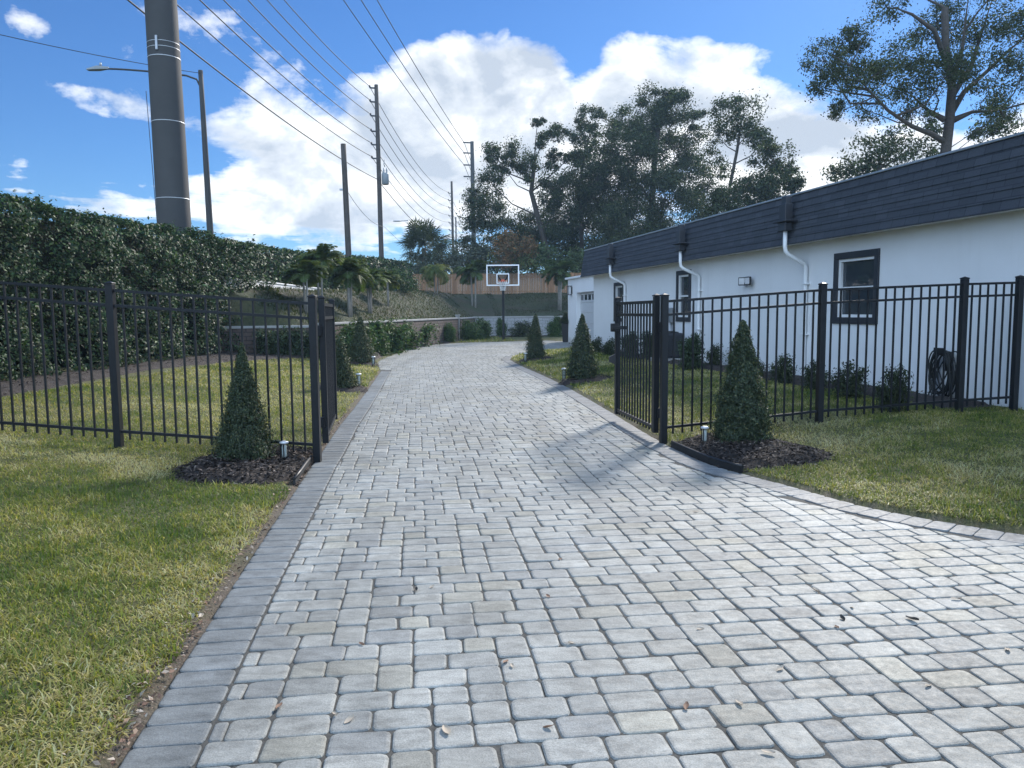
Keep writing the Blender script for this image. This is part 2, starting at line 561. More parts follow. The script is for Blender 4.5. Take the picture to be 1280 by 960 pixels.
# ------------------------------------------------------------------ driveway pavers
ang = R(7.0)
pe = np.array([math.cos(ang), math.sin(ang)]); pd = np.array([-math.sin(ang), math.cos(ang)])
U = .0790
BW = .27
W_ = 250; X0 = -5.5; Y0 = -2.5; HMAX = int(52 / U)
pieces = []
h = 0
last = None
while h < HMAX:               # courses of six units: stacked uprights between three rows of flats
    x = -random.randint(0, 7)
    while x < W_:
        kind = random.choices(('V', 'H5', 'H8', 'H3', 'H7'), (4.2, 3.0, 2.6, .6, 2.2))[0]
        if kind == 'V' and last == 'V' and random.random() < .8: kind = 'H5'
        last = kind
        if kind == 'V':
            pieces += [(x, h, 2, 3), (x, h + 3, 2, 3)]; x += 2; continue
        ws = {'H5': [3, 2], 'H8': [3, 3, 2], 'H3': [3], 'H7': [3, 2, 2]}[kind]
        prev = None
        for r_ in range(3):
            for _ in range(6):
                random.shuffle(ws)
                if ws != prev: break
            prev = list(ws); xx = x
            for w_ in ws:
                pieces.append((xx, h + 2 * r_, w_, 2)); xx += w_
        x = xx
    h += 6

inner_lines = [ELA, np.array([[p.x, p.y] for p in ISL + ER])]


def halfplane(poly, a, b, off):
    """keep the part of poly lying left of a->b shifted inwards by off"""
    d = (b - a); d /= np.linalg.norm(d); n = np.array([-d[1], d[0]])
    o = []
    for i in range(len(poly)):
        p, q = poly[i], poly[(i + 1) % len(poly)]
        sp, sq = (p - a) @ n - off, (q - a) @ n - off
        if sp >= 0: o.append(p)
        if (sp >= 0) != (sq >= 0): o.append(p + (q - p) * (sp / (sp - sq)))
    return o


DPAL = [((.305, .310, .306), .46), ((.340, .342, .334), .27), ((.265, .272, .276), .15), ((.335, .328, .298), .08), ((.290, .285, .262), .04)]
drive = MB()


def add_stone(poly, tint, z=0.0, round_=True, pillow=1.0):
    c = sum(poly) / len(poly)
    area = 0
    for i in range(len(poly)):
        p, q = poly[i] - c, poly[(i + 1) % len(poly)] - c
        area += p[0] * q[1] - p[1] * q[0]
    if area < 0: poly = poly[::-1]
    if abs(area) / 2 < .0035: return
    if round_ and len(poly) >= 4:
        o = []
        for i in range(len(poly)):
            p, a, b = poly[i], poly[i - 1], poly[(i + 1) % len(poly)]
            la, lb = np.linalg.norm(a - p), np.linalg.norm(b - p)
            r = min(.024 * random.uniform(.7, 1.35), la * .3, lb * .3)
            o += [p + (a - p) / la * r, p + (a - p) / la * r * .3 + (b - p) / lb * r * .3, p + (b - p) / lb * r]
        poly = o
    n = len(poly)
    size = min(np.ptp([q @ pe for q in poly]), np.ptp([q @ pd for q in poly]))
    tx, ty = random.gauss(0, .009), random.gauss(0, .009); dz = random.gauss(0, .0012)
    V = []; Fc = []
    for ins, zz in ((.0018, -.02), (.0026, -.0075 * pillow), (.0062, -.0024 * pillow), (.013, -.0003)):
        k = 1 - 2 * ins / max(size, .05)
        for q in poly:
            r = (q - c) * k
            V.append((c[0] + r[0], c[1] + r[1], z + zz + dz + tx * r[0] + ty * r[1]))
    for a in range(3):
        for i in range(n):
            j = (i + 1) % n
            Fc.append((a * n + i, a * n + j, (a + 1) * n + j, (a + 1) * n + i))
    Fc.append(tuple(range(3 * n, 4 * n)))
    drive.add(V, Fc, False, tint)


def pick_tint():
    b = random.choices([p[0] for p in DPAL], [p[1] for p in DPAL])[0]
    k = random.gauss(1, .06)
    return tuple(x * k for x in b)

inset_poly = POLYA
cen = np.array([(X0 + (x + w / 2) * U * 1.0, Y0 + (h + hh / 2) * U) for x, h, w, hh in pieces])
wc = cen[:, :1] * pe + cen[:, 1:] * pd
ins_ = inside(wc[:, 0], wc[:, 1], POLYA)
dd = seg_dist(wc[:, 0], wc[:, 1], CLOSED)
for (x, h, w, hh), q, i_, d_ in zip(pieces, wc, ins_, dd):
    if not i_ and d_ > .2: continue
    if q[1] < -1.2: continue
    a0, a1 = X0 + x * U, X0 + (x + w) * U; b0, b1 = Y0 + h * U, Y0 + (h + hh) * U
    ja = lambda: random.gauss(0, .0028)
    poly = [pe * (aa + ja()) + pd * (bb + ja()) for aa, bb in ((a0, b0), (a1, b0), (a1, b1), (a0, b1))]
    if d_ < .5:
        best = None
        for ln, bw in ((ELA[::-1], BW), (np.array([[p.x, p.y] for p in ISL + ER])[::-1], BW), (np.array([[p.x, p.y] for p in [EL[-1]] + FAR])[::-1], 0.0)):
            for i in range(len(ln) - 1):
                a, b = ln[i], ln[i + 1]
                m = b - a
                tt = np.clip(((q - a) @ m) / (m @ m), 0, 1)
                ds = np.linalg.norm(q - a - tt * m)
                if ds < bw + .25:
                    best = (a, b, bw)
                    poly = halfplane(poly, a, b, bw)
                    if len(poly) < 3: break
            if len(poly) < 3: break
        if len(poly) < 3: continue
    add_stone([np.asarray(p) for p in poly], pick_tint(), 0.0, q[1] < 13)


def border(A, tint, flip):
    A = [np.array(a) for a in A]
    L = [0.0]
    for i in range(len(A) - 1): L.append(L[-1] + np.linalg.norm(A[i + 1] - A[i]))
    def pos(s):
        s = min(max(s, 0), L[-1] - 1e-6)
        for i in range(len(A) - 1):
            if s <= L[i + 1]:
                f = (s - L[i]) / (L[i + 1] - L[i])
                return A[i] + (A[i + 1] - A[i]) * f
        return A[-1]
    def nrm(s):
        d = pos(s + .25) - pos(s - .25); d /= np.linalg.norm(d)
        return np.array([d[1], -d[0]]) * flip
    s = 0
    while s + .154 < L[-1]:
        p, q = pos(s), pos(s + .154)
        np_, nq = nrm(s), nrm(s + .154)
        if -1 < p[1] < 40:
            k = random.gauss(1, .05)
            add_stone([p, q, q + nq * (BW - .004), p + np_ * (BW - .004)], tuple(x * k for x in tint), .001, p[1] < 13, .7)
        s += .154
border(ELA, (.205, .218, .230), 1)
border(np.array([[p.x, p.y] for p in ISL + ER]), (.215, .222, .235), 1)
dobj = drive.build('driveway', M['paver']); tag(dobj, kind='structure')
jm = MB(); jm.add([(p.x, p.y, -.0085) for p in POLY], [tuple(range(len(POLY)))]); j = jm.build('driveway_base', M['joint_sand']); tag(j, kind='structure')

# ------------------------------------------------------------------ small shape helpers
def bar(mb, a, b, w, h, tint=None):
    """square bar from a to b, w wide (horizontal), h high"""
    a = Vector(a); b = Vector(b); d = (b - a).normalized()
    s = d.cross(Vector((0, 0, 1)))
    s = Vector((1, 0, 0)) if s.length < 1e-4 else s.normalized()
    u = s.cross(d)
    P = []
    for q in (a, b):
        for i, j in ((-1, -1), (1, -1), (1, 1), (-1, 1)):
            P.append(q + s * (i * w / 2) + u * (j * h / 2))
    mb.add(P, [(0, 1, 2, 3), (7, 6, 5, 4), (0, 4, 5, 1), (1, 5, 6, 2), (2, 6, 7, 3), (3, 7, 4, 0)], False, tint)
    return mb


# ------------------------------------------------------------------ picket fences and gate leaves
FH = 1.77
pk = MB(); pk.box((0, 0, .90), (.019, .019, 1.60)); picket_me = pk.build('picket', M['black_metal']); _pm = picket_me.data; bpy.data.objects.remove(picket_me)
pm_ = MB(); pm_.box((0, 0, FH / 2 - .16), (.078, .078, FH + .32), 0, .004)
_po = pm_.build('post', M['black_metal']); _pom = _po.data; bpy.data.objects.remove(_po)
cpm = MB(); cpm.box((0, 0, .008), (.088, .088, .016), 0, .004)
cpm.add([(-.036, -.036, .0165), (.036, -.036, .0165), (.036, .036, .0165), (-.036, .036, .0165), (0, 0, .034)], [(0, 1, 4), (1, 2, 4), (2, 3, 4), (3, 0, 4)])
_co = cpm.build('post_cap', M['black_metal']); _com = _co.data; bpy.data.objects.remove(_co)


def inst(name, me, loc, parent, rz=0.0):
    o = bpy.data.objects.new(name, me); C.objects.link(o); o.parent = parent
    o.location = loc; o.rotation_euler = (0, 0, rz); return o


def fence(label, posts, group):
    base = Vector(posts[0])
    t_ = thing('picket_fence', label, 'fence', base, 0, group)
    for i, q in enumerate(posts):
        q = Vector(q) - base
        a = Vector(posts[min(i + 1, len(posts) - 1)]) - Vector(posts[max(i - 1, 0)])
        rz = math.atan2(a.y, a.x)
        po = inst('post', _pom, q, t_, rz); inst('post_cap', _com, (0, 0, FH + .001), po)
    for i in range(len(posts) - 1):
        a, b = Vector(posts[i]) - base, Vector(posts[i + 1]) - base
        d = (b - a).normalized()
        for z in (FH - .065, FH - .225, .185):
            m = MB(); bar(m, a + d * .04 + Vector((0, 0, z)), b - d * .04 + Vector((0, 0, z)), .030, .030)
            m.build('rail', M['black_metal'], t_)
        n = int(round((b - a).length / .127))
        for k in range(1, n):
            q = a.lerp(b, k / n)
            inst('picket', _pm, (q.x, q.y, q.z), t_, math.atan2(d.y, d.x))
    return t_

PL = gnd(397, 577)
pl0 = Vector((PL.x, PL.y, 0.0))
p1 = at(149, 560, pl0.y + .05)
step = p1 - pl0
LPOSTS = [pl0, p1] + [Vector((p1.x + step.x * k, p1.y + step.y * k, zat(p1.x + step.x * k, p1.y + step.y * k))) for k in (1, 2)]
fence('black metal picket fence on the left lawn before the tall clipped hedge', LPOSTS, 'black picket fences')
r0 = gnd(829, 553.5); r0.z = 0
eH = nH
RP = [Vector((r0.x + eH.x * d, r0.y + eH.y * d, 0)) for d in (0, 2.1, 4.15, 5.0)]
for q, z in zip(RP, (0, .13, .20, .22)): q.z = z
fence('black metal picket fence running from the drive to the white house wall', RP, 'black picket fences')


def gate(label, hinge, end, h0, group):
    base = Vector(hinge); t_ = thing('gate_leaf', label, 'gate', base, 0, group)
    b = Vector(end) - base; b.z = 0; d = b.normalized(); rz = math.atan2(d.y, d.x)
    for q, w in ((Vector((0, 0, 0)), .07), (b, .07)):
        m = MB(); m.box((q.x, q.y, h0 + (FH - h0) / 2), (w, w, FH - h0), rz, .004)
        so = m.build('stile', M['black_metal'], t_)
        inst('stile_cap', _com, (q.x, q.y, FH + .001), so, rz)
    for z in (FH - .065, FH - .225, h0 + .06):
        m = MB(); bar(m, d * .036 + Vector((0, 0, z)), b - d * .036 + Vector((0, 0, z)), .038, .038)
        m.build('rail', M['black_metal'], t_)
    n = int(round(b.length / .127))
    for k in range(1, n):
        q = b * (k / n)
        inst('picket', _pm, (q.x, q.y, .0), t_, rz)
    return t_, b, d, rz

gl, b_, d_, rz_ = gate('black metal gate leaf standing open along the left paver border', gnd(405, 566) + Vector((0, .1, 0)), at(419, 530, 10.85), .10, 'open gate leaves')
for z in (.35, 1.4):
    m = MB(); m.box((-.02, -.06, z), (.06, .05, .12), 0, .006); m.build('hinge', M['black_metal'], gl)
gr, b_, d_, rz_ = gate('black metal gate leaf with a latch standing open at the right of the drive', gnd(820, 551.5) + Vector((0, .05, 0)), at(771.5, 514, 11.15), .10, 'open gate leaves')
for z in (.35, 1.4):
    m = MB(); m.box((.05, -.05, z), (.06, .05, .12), 0, .006); m.build('hinge', M['black_metal'], gr)
m = MB(); m.box((b_.x - .045, b_.y - .02, 1.36), (.07, .11, .12), rz_, .008); m.box((b_.x + .10 * -d_.x, b_.y - .14, 1.36), (.03, .22, .05), rz_, .006)
lt = m.build('latch', M['black_plastic'], gr)
m = MB(); m.add([(b_.x - .03, b_.y + .04, .98), (b_.x - .12, b_.y + .05, .93), (b_.x - .12, b_.y + .05, .87), (b_.x - .03, b_.y + .04, .82),
                 (b_.x - .03, b_.y - .04, .98), (b_.x - .12, b_.y - .03, .93), (b_.x - .12, b_.y - .03, .87), (b_.x - .03, b_.y - .04, .82)],
                [(0, 1, 2, 3), (7, 6, 5, 4), (0, 4, 5, 1), (1, 5, 6, 2), (2, 6, 7, 3), (3, 7, 4, 0)]); m.build('catch', M['black_plastic'], gr)

# ------------------------------------------------------------------ house
T0, T1, TM = 2.6, 27.75, 15.0
hb = hp(TM, LW, 0); hb.z = 0
house = thing('house', 'long single storey white stucco house with dark shingled mansard roof', 'house', hb, HA)
Z0, ZB, ZT = .0, 2.90, 3.84


def win_rect(x0, x1, yt, yb, xm):
    ta, _ = on_wall(x0, (yt + yb) / 2, LW); tb, _ = on_wall(x1, (yt + yb) / 2, LW)
    _, za = on_wall(xm, yt, LW); _, zb = on_wall(xm, yb, LW)
    return min(ta, tb) - TM, max(ta, tb) - TM, zb, za
WINS = [win_rect(1043, 1099, 314, 405, 1070), win_rect(846, 864, 338, 402, 855), win_rect(768, 780.5, 353, 402, 774)]
tr = .12
ops = sorted([(a + tr, b - tr, lo + tr, hi - tr) for a, b, lo, hi in WINS])
wm = MB(); y = T0 - TM; D = .22
for a, b, lo, hi in ops:
    wm.box((D / 2, (y + a) / 2, (ZB + Z0) / 2), (D, a - y, ZB - Z0))
    wm.box((D / 2, (a + b) / 2, (lo + Z0) / 2), (D, b - a, lo - Z0)); wm.box((D / 2, (a + b) / 2, (hi + ZB) / 2), (D, b - a, ZB - hi))
    y = b
wm.box((D / 2, (y + T1 - TM) / 2, (ZB + Z0) / 2), (D, T1 - TM - y, ZB - Z0))
for yy in (T0 - TM + D / 2, T1 - TM - D / 2):
    wm.box((6.1, yy, (ZB + Z0) / 2), (11.76, D, ZB - Z0))
wm.build('wall', M['stucco'], house)
for k, (a, b, lo, hi) in enumerate(WINS):
    m = MB(); t2 = .035
    for (ya, yb, za, zb) in ((a, b, hi - tr, hi), (a, b, lo, lo + tr), (a, a + tr - .002, lo + tr, hi - tr), (b - tr + .002, b, lo + tr, hi - tr)):
        m.box((-t2 / 2 + .001, (ya + yb) / 2, (za + zb) / 2), (t2, yb - ya, zb - za), 0, .004)
    wnd = m.build('window', M['dark_trim'], house)
    a2, b2, lo2, hi2 = a + tr, b - tr, lo + tr, hi - tr
    f = .05; mid = lo2 + (hi2 - lo2) * .5
    m = MB()
    for (ya, yb, za, zb) in ((a2, b2, hi2 - f, hi2), (a2, b2, lo2, lo2 + f), (a2, a2 + f, lo2 + f, hi2 - f), (b2 - f, b2, lo2 + f, hi2 - f)):
        m.box((.035, (ya + yb) / 2, (za + zb) / 2), (.06, yb - ya - .004, zb - za), 0, .004)
    m.box((.045, (a2 + b2) / 2, mid), (.05, b2 - a2 - 2 * f, .045), 0, .004)
    m.build('sash', M['white_trim'], wnd)
    m = MB(); m.box((.070, (a2 + b2) / 2, (hi2 + lo2) / 2), (.01, b2 - a2 - .02, hi2 - lo2 - .02)); m.build('pane', M['window_glass'], wnd)
# soffit, shingled mansard with stepped courses, coping
m = MB(); m.box((-.20, (T0 + T1) / 2 - TM, ZB + .016), (.42, T1 - T0 + .5, .03)); m.build('soffit', M['soffit'], house)
prof = [(-.40, ZB - .03)]
nc = 7
for k in range(nc):
    z0 = ZB - .03 + (ZT - ZB + .03) * k / nc; z1 = ZB - .03 + (ZT - ZB + .03) * (k + 1) / nc
    xx0 = -.43 + .17 * k / nc; xx1 = -.43 + .17 * (k + 1) / nc
    prof += [(xx0 - .012, z0 + .002), (xx1 + .002, z1)]
prof += [(.12, ZT), (.12, ZB + .04), (-.40, ZB + .04)]
ya, yb = T0 - TM - .3, T1 - TM + .28
m = MB(); n = len(prof)
m.add([(x, ya, z) for x, z in prof] + [(x, yb, z) for x, z in prof],
      [(i, (i + 1) % n, n + (i + 1) % n, n + i) for i in range(n)] + [tuple(range(n)), tuple(range(2 * n - 1, n - 1, -1))])
roof = m.build('mansard_roof', M['shingle'], house)
m = MB(); m.box((6.2, (ya + yb) / 2, ZT - .25), (12.2, yb - ya - .02, .08)); m.box((12.25, (ya + yb) / 2, 3.2), (.1, yb - ya, 1.2)); m.box((6.2, yb - .05, 3.4), (12, .08, .86)); m.box((6.2, ya + .05, 3.4), (12, .08, .86))
m.build('roof_deck', M['concrete'], house)
m = MB(); m.box((-.19, (ya + yb) / 2, ZT + .018), (.20, yb - ya + .04, .034), 0, .006); m.build('coping', M['grey_metal'], roof)
# conductor heads and downspouts
for (px, pyt, pyw) in ((985, 268, 1006), (853, 297, 873.5), (764.5, 315, 781)):
    t_, _z = on_wall(px, pyt, LF - .05); yy = t_ - TM
    m = MB()
    m.box((-.50, yy, 3.50), (.16, .24, .32), 0, .01)
    m.box((-.51, yy, 3.32), (.26, .46, .035), 0, .006); m.box((-.51, yy, 3.21), (.16, .28, .16), 0, .01); m.box((-.49, yy, 3.72), (.12, .18, .16), 0, .01)
    m.build('conductor_head', M['dark_trim'], roof)
    tw, _z = on_wall(pyw, 400, LW - .05); yw = tw - TM
    m = MB()
    m.tube([(-.50, yy, 3.13), (-.50, yy, 2.84), (-.485, yy, 2.74), (-.43, yy - (yy - yw) * .12, 2.68), (-.10, yw, 2.50), (-.06, yw, 2.43), (-.06, yw, 2.30), (-.06, yw, .25), (-.10, yw, .16), (-.20, yw, .12)], .042, 8)
    ds = m.build('downspout', M['white_trim'], house)
    m = MB()
    for z in (2.1, 1.1): m.box((-.055, yw, z), (.112, .15, .03), 0, .004)
    m.build('bracket', M['white_trim'], ds)
# garage wing
LG = 11.0
tga, _ = on_wall(710, 390, LG); GY1 = tga - TM; GX = LG - LW; GY0 = T1 - TM - .5; GZ = 3.22
td, _ = on_wall(720.5, 390, LG); DY1 = td - TM; DY0 = DY1 - 4.9; DZ = 2.52
m = MB()
m.box((GX + .15, (DY1 + GY1) / 2, GZ / 2), (.3, GY1 - DY1, GZ)); m.box((GX + .15, (GY0 + DY0) / 2, GZ / 2), (.3, DY0 - GY0, GZ))
m.box((GX + .15, (DY0 + DY1) / 2, (GZ + DZ) / 2), (.3, DY1 - DY0, GZ - DZ)); m.box((GX + 3.3, GY1 - .12, GZ / 2), (6, .24, GZ))
m.build('garage_wall', M['stucco'], house)
m = MB(); m.box((GX + 3.1, (GY0 + GY1) / 2, GZ + .05), (6.5, GY1 - GY0 + .16, .098), 0, .01); m.build('garage_roof', M['white_trim'], house)
m = MB()
for k in range(5):
    z = DZ * k / 5
    m.box((GX + .24, (DY0 + DY1) / 2, z + DZ / 10), (.05, DY1 - DY0 - .01, DZ / 5 - .012), 0, .008)
gd = m.build('garage_door', M['door_grey'], house)
for k in range(8):
    m = MB(); yy = DY0 + (k + .5) * (DY1 - DY0) / 8
    m.box((GX + .212, yy, DZ * .9), (.012, .38, .26)); m.build('door_window', M['window_glass'], gd)

# things fixed to, or standing by, the house
t_, z_ = on_wall(715, 363, LG)
q = hp(t_, LG - .12, z_)
ln = thing('wall_lantern', 'black box lantern on the white wall beside the garage door', 'lantern', q, HA)
m = MB(); m.box((.10, 0, 0), (.04, .16, .34), 0, .006); m.build('back_plate', M['lantern_black'], ln)
m = MB(); m.box((-.02, 0, .22), (.22, .22, .03), 0, .005); m.box((-.02, 0, -.22), (.20, .20, .03), 0, .005)
for i in (-1, 1):
    for j in (-1, 1): m.box((-.02 + i * .085, j * .085, 0), (.02, .02, .41))
m.build('frame', M['lantern_black'], ln)
m = MB(); m.box((-.02, 0, 0), (.14, .14, .38)); m.build('glass', M['ceramic_white'], ln)

t_, z_ = on_wall(938, 350, LW)
fl = thing('floodlight', 'twin head black security floodlight high on the white wall', 'floodlight', hp(t_, LW - .02, z_), HA)
m = MB(); m.lathe((0, 0, -.05), [(.05, 0), (.06, .02), (.06, .10), (.04, .12)], 12); m.box((-.05, 0, .06), (.06, .10, .06), 0, .01); m.build('mount', M['lantern_black'], fl)
for s in (-1, 1):
    m = MB(); m.box((-.13, s * .16, -.03), (.06, .20, .22), .5 + .3 * s, .012)
    hd = m.build('lamp_head', M['lantern_black'], fl)
    m = MB(); m.box((-.13 - .034 * math.cos(.5 + .3 * s), s * .16 - .034 * math.sin(.5 + .3 * s), -.03), (.014, .16, .17), .5 + .3 * s, .004); m.build('lens', M['ceramic_white'], hd)
m = MB(); m.lathe((-.10, 0, -.14), [(.02, 0), (.045, .02), (.05, .06), (.03, .09)], 12); m.build('sensor', M['lantern_black'], fl); fl.scale = (.85, .85, .85)

t_, z_ = on_wall(841, 394, LW)
eb = thing('meter_box', 'small grey electrical box on the wall beside the middle window', 'electrical box', hp(t_, LW, z_), HA)
m = MB(); m.box((-.06, 0, 0), (.12, .30, .42), 0, .012); m.build('case', M['grey_metal'], eb)
m = MB(); m.box((-.127, 0, .02), (.014, .25, .34), 0, .005); m.build('cover', M['transformer_grey'], eb)
m = MB(); m.tube([(-.05, 0, -.21), (-.05, 0, -1.2)], .02, 8); m.build('conduit', M['grey_metal'], eb)

# hose reel
t_, z_ = on_wall(1178, 456, LW - .12)
hr = thing('hose_hanger', 'black garden hose coiled on a wall hanger behind the right fence', 'hose reel', hp(t_, LW, z_), HA)
m = MB(); m.box((-.012, 0, .05), (.022, .16, .30), 0, .004); m.box((-.10, 0, .17), (.18, .20, .03), 0, .01); m.box((-.19, 0, .21), (.02, .22, .10), 0, .008); m.build('hanger', M['black_metal'], hr)
m = MB()
for k in range(13):
    ph = rng.uniform(0, 6); xo = -.05 - .13 * rng.random(); ry = .13 + .09 * rng.random(); rz2 = .27 + .12 * rng.random()
    sk = rng.normal() * .10
    pts = [(xo + .015 * math.sin(a * 2 + ph), ry * math.cos(a) + sk * math.sin(a), .21 - rz2 + rz2 * math.sin(a) + .01 * math.sin(3 * a + ph)) for a in np.linspace(0, 2 * math.pi, 33)]
    m.tube(pts, .011, 6, False)
m.tube([(-.12, -.10, .18), (-.16, -.2, -.1), (-.14, -.23, -.4), (-.10, -.16, -.62), (-.06, -.02, -.68), (-.05, .08, -.60)], .012, 6)
m.tube([(-.10, .15, -.2), (-.12, .25, -.45), (-.10, .29, -.52)], .012, 6)
m.build('hose', M['rubber'], hr)
m = MB(); m.tube([(-.01, .02, -.62), (-.08, .02, -.62), (-.10, .02, -.66)], .016, 8); m.lathe((-.06, .02, -.61), [(.006, 0), (.03, .03), (.03, .04)], 8); m.build('tap', M['galvanised'], hr)
m = MB(); m.lathe((-.12, -.02, .16), [(.0, -.012), (.07, -.012), (.08, 0), (.07, .012)], 14); hdl = m.build('crank', M['black_plastic'], hr)


def condenser(px, py, label, w):
    q = onlawn(px, py)
    t_ = thing('air_conditioner', label, 'air conditioner', q, HA, None)
    m = MB(); m.box((0, 0, .03), (w + .2, w + .2, .14), 0, .01); m.build('pad', M['concrete'], t_)
    m = MB(); m.box((0, 0, .44), (w, w, .66), 0, .05); m.build('cabinet', M['dark_trim'], t_)
    m = MB()
    for k in range(10):
        for s in (-1, 1):
            m.box((s * (w / 2 + .004), 0, .18 + k * .055), (.012, w - .14, .012)); m.box((0, s * (w / 2 + .004), .18 + k * .055), (w - .14, .012, .012))
    m.build('grille', M['lantern_black'], t_)
    m = MB(); m.lathe((0, 0, .775), [(w * .40, 0), (w * .42, .02), (w * .1, .05)], 18); m.build('fan_guard', M['lantern_black'], t_)
condenser(836, 452, 'dark air conditioning condenser on a pad by the tall round shrub', .62)

# ------------------------------------------------------------------ retaining walls, hillside, boundary wall, board fence
RW = [Vector((-9.6, 23.6)), Vector((-6.1, 24.6)), Vector((-3.1, 44.2)), Vector((-2.5, 50.0)), Vector((32, 50.6))]


def wall_run(name, label, cat, pts, h, th, mname, cap, group=None, zb=-.2, capm='concrete'):
    base = Vector((*pts[0], 0)); t_ = None
    a, b = pts
    d = (b - a); rz = math.atan2(d.y, d.x)
    t_ = thing(name, label, cat, base, rz, group)
    m = MB(); m.box((d.length / 2, 0, (h[0] + zb) / 2), (d.length, th, h[0] - zb)); m.build('wall_face', M[mname], t_)
    m = MB(); m.box((d.length / 2, 0, h[0] + cap / 2 + .001), (d.length + .04, th + .06, cap), 0, .01); m.build('wall_cap', M[capm], t_)
    return t_
wall_run('retaining_wall', 'brown block retaining wall with pale cap behind the row of shrubs', 'retaining wall', (RW[1], RW[2]), (1.22,), .3, 'brown_block', .08, 'retaining walls')
wall_run('retaining_wall', 'short brown retaining wall hidden by dark shrubs below the tall hedge', 'retaining wall', (RW[0], RW[1] + Vector((-.2, -.05))), (1.15,), .3, 'brown_block', .08, 'retaining walls')
wall_run('retaining_wall', 'brown return wall between the pale post and grey wall', 'retaining wall', (RW[2] + Vector((.02, .2)), RW[3]), (1.2,), .3, 'brown_block', .08, 'retaining walls')
wall_run('retaining_wall', 'grey block retaining wall behind the basketball hoop', 'retaining wall', (RW[3], RW[4]), (1.22,), .32, 'grey_block', .09, 'retaining walls')
m = MB(); q = at(572.5, 427, 43.9); m.box((0, 0, .68), (.22, .22, 1.46), 0, .02); m.box((0, 0, 1.43), (.30, .30, .06), 0, .02)
o = m.build('wall_pier', M['concrete'], None); o.location = (q.x, q.y, 0); tag(o, 'slim pale pier at the end of the brown retaining wall', 'pier')

# hillside: strips fanning out from the wall
def wall_pt(s):
    acc = 0
    for i in range(len(RW) - 1):
        l = (RW[i + 1] - RW[i]).length
        if s <= acc + l or i == len(RW) - 2: return RW[i].lerp(RW[i + 1], (s - acc) / l)
        acc += l
def hill(x, y):
    """height of the bank behind the retaining walls"""
    x = np.asarray(x, float); y = np.asarray(y, float)
    dl = np.clip(-3.1 - .15 * (44.2 - y) - x, 0, 40)
    db = np.clip(y - 50, 0, 60)
    a = 1.18 + 1.30 * sstep(0, 3.4, dl) + .55 * sstep(25, 55, y) * sstep(0, 4, dl)
    b = 1.18 + 1.95 * sstep(-3, 17, db) * np.clip(db / 2, 0, 1)
    w = np.clip(db / 10, 0, 1)
    return a * (1 - w) + np.maximum(a, b) * w + .10 * (vnoise(x * .6, y * .6) - .5)
sv = np.concatenate([np.linspace(0, 3.6, 6), np.linspace(4.2, 23.0, 36), np.linspace(23.4, 29, 8), np.linspace(30, 64, 40)])
ov = np.concatenate([np.array([-.05, .1, .3]), np.linspace(.6, 6, 16), np.linspace(7, 24, 22), np.array([30, 40, 60, 110, 300])])
V = np.zeros((len(sv), len(ov), 3))
angs = []
for i, s in enumerate(sv):
    p = wall_pt(s)
    d = wall_pt(min(s + 2.2, 63.9)) - wall_pt(max(s - 2.2, 0)); n = Vector((-d.y, d.x)).normalized()
    for j, o_ in enumerate(ov):
        q = p + n * o_
        V[i, j, :2] = q
V[..., 2] = hill(V[..., 0], V[..., 1])
V[:, 0, 2] = V[:, 1, 2] = 1.18
ii = np.arange(len(sv) * len(ov)).reshape(len(sv), len(ov))
fc = np.stack([ii[:-1, :-1], ii[:-1, 1:], ii[1:, 1:], ii[1:, :-1]], -1).reshape(-1, 4)
hs = quads('hillside', V.reshape(-1, 3), M['bank'], None, None, fc, True); tag(hs, kind='structure')


def hz(x, y):
    return float(hill(np.array([x]), np.array([y]))[0])

wl = wall_run('boundary_wall', 'white rendered boundary wall glimpsed between the slim palms', 'wall', (Vector((-9.35, 25.5)), Vector((-8.9, 62))), (2.75,), .2, 'stucco', .06, None, 0.0, 'white_trim')
# wooden board fence
bf = thing('board_fence', 'brown wooden board fence at the top of the far slope', 'fence', (-9, 67, 3.0))
m = MB(); x = -0.3
while x < 27:
    k = random.gauss(1, .13)
    m.box((x, .0 + random.gauss(0, .004), .95 + random.gauss(0, .012)), (.138, .022, 1.9), 0, .004, (.27 * k, .145 * k, .075 * k)); x += .145
m.build('boards', M['fence_board'], bf)
for z in (.35, 1.55):
    m = MB(); m.box((13.3, .055, z), (27, .05, .09), 0, 0, (.17, .11, .07)); m.build('rail', M['fence_board'], bf)

# ------------------------------------------------------------------ basketball hoop
bq = gnd(629.5, 426.2)
hoop = thing('basketball_hoop', 'basketball hoop with clear white framed backboard on a black pole', 'basketball hoop', (bq.x, bq.y, 0))
m = MB(); m.box((0, 0, 1.65), (.13, .13, 3.3), 0, .01); m.box((0, 0, .015), (.42, .42, .03), 0, .005)
m.build('pole', M['black_metal'], hoop)
BYc = -.85; zl, zt, hw = 3.02, 4.08, .88
for s in (-1, 1):
    m = MB(); bar(m, (s * .05, -.02, 3.2), (s * .55, BYc + .05, 3.98), .05, .05); bar(m, (s * .05, -.02, 2.9), (s * .22, BYc + .05, 3.2), .05, .05)
    m.build('arm', M['black_metal'], hoop)
m = MB(); m.box((0, BYc, (zl + zt) / 2), (2 * hw - .1, .012, zt - zl - .1)); bb = m.build('backboard', M['clear_glass'], hoop)
m = MB()
f = .065
m.box((0, BYc, zt), (2 * hw, .05, f), 0, .006); m.box((0, BYc, zl), (2 * hw, .05, f), 0, .006)
for s in (-1, 1): m.box((s * (hw - f / 2), BYc, (zl + zt) / 2), (f, .05, zt - zl - f - .004), 0, .006)
m.build('board_frame', M['white_trim'], bb)
m = MB(); sw, s0, s1 = .34, 3.13, 3.62
m.box((0, BYc - .009, s1), (2 * sw, .006, .05)); m.box((0, BYc - .009, s0), (2 * sw, .006, .05))
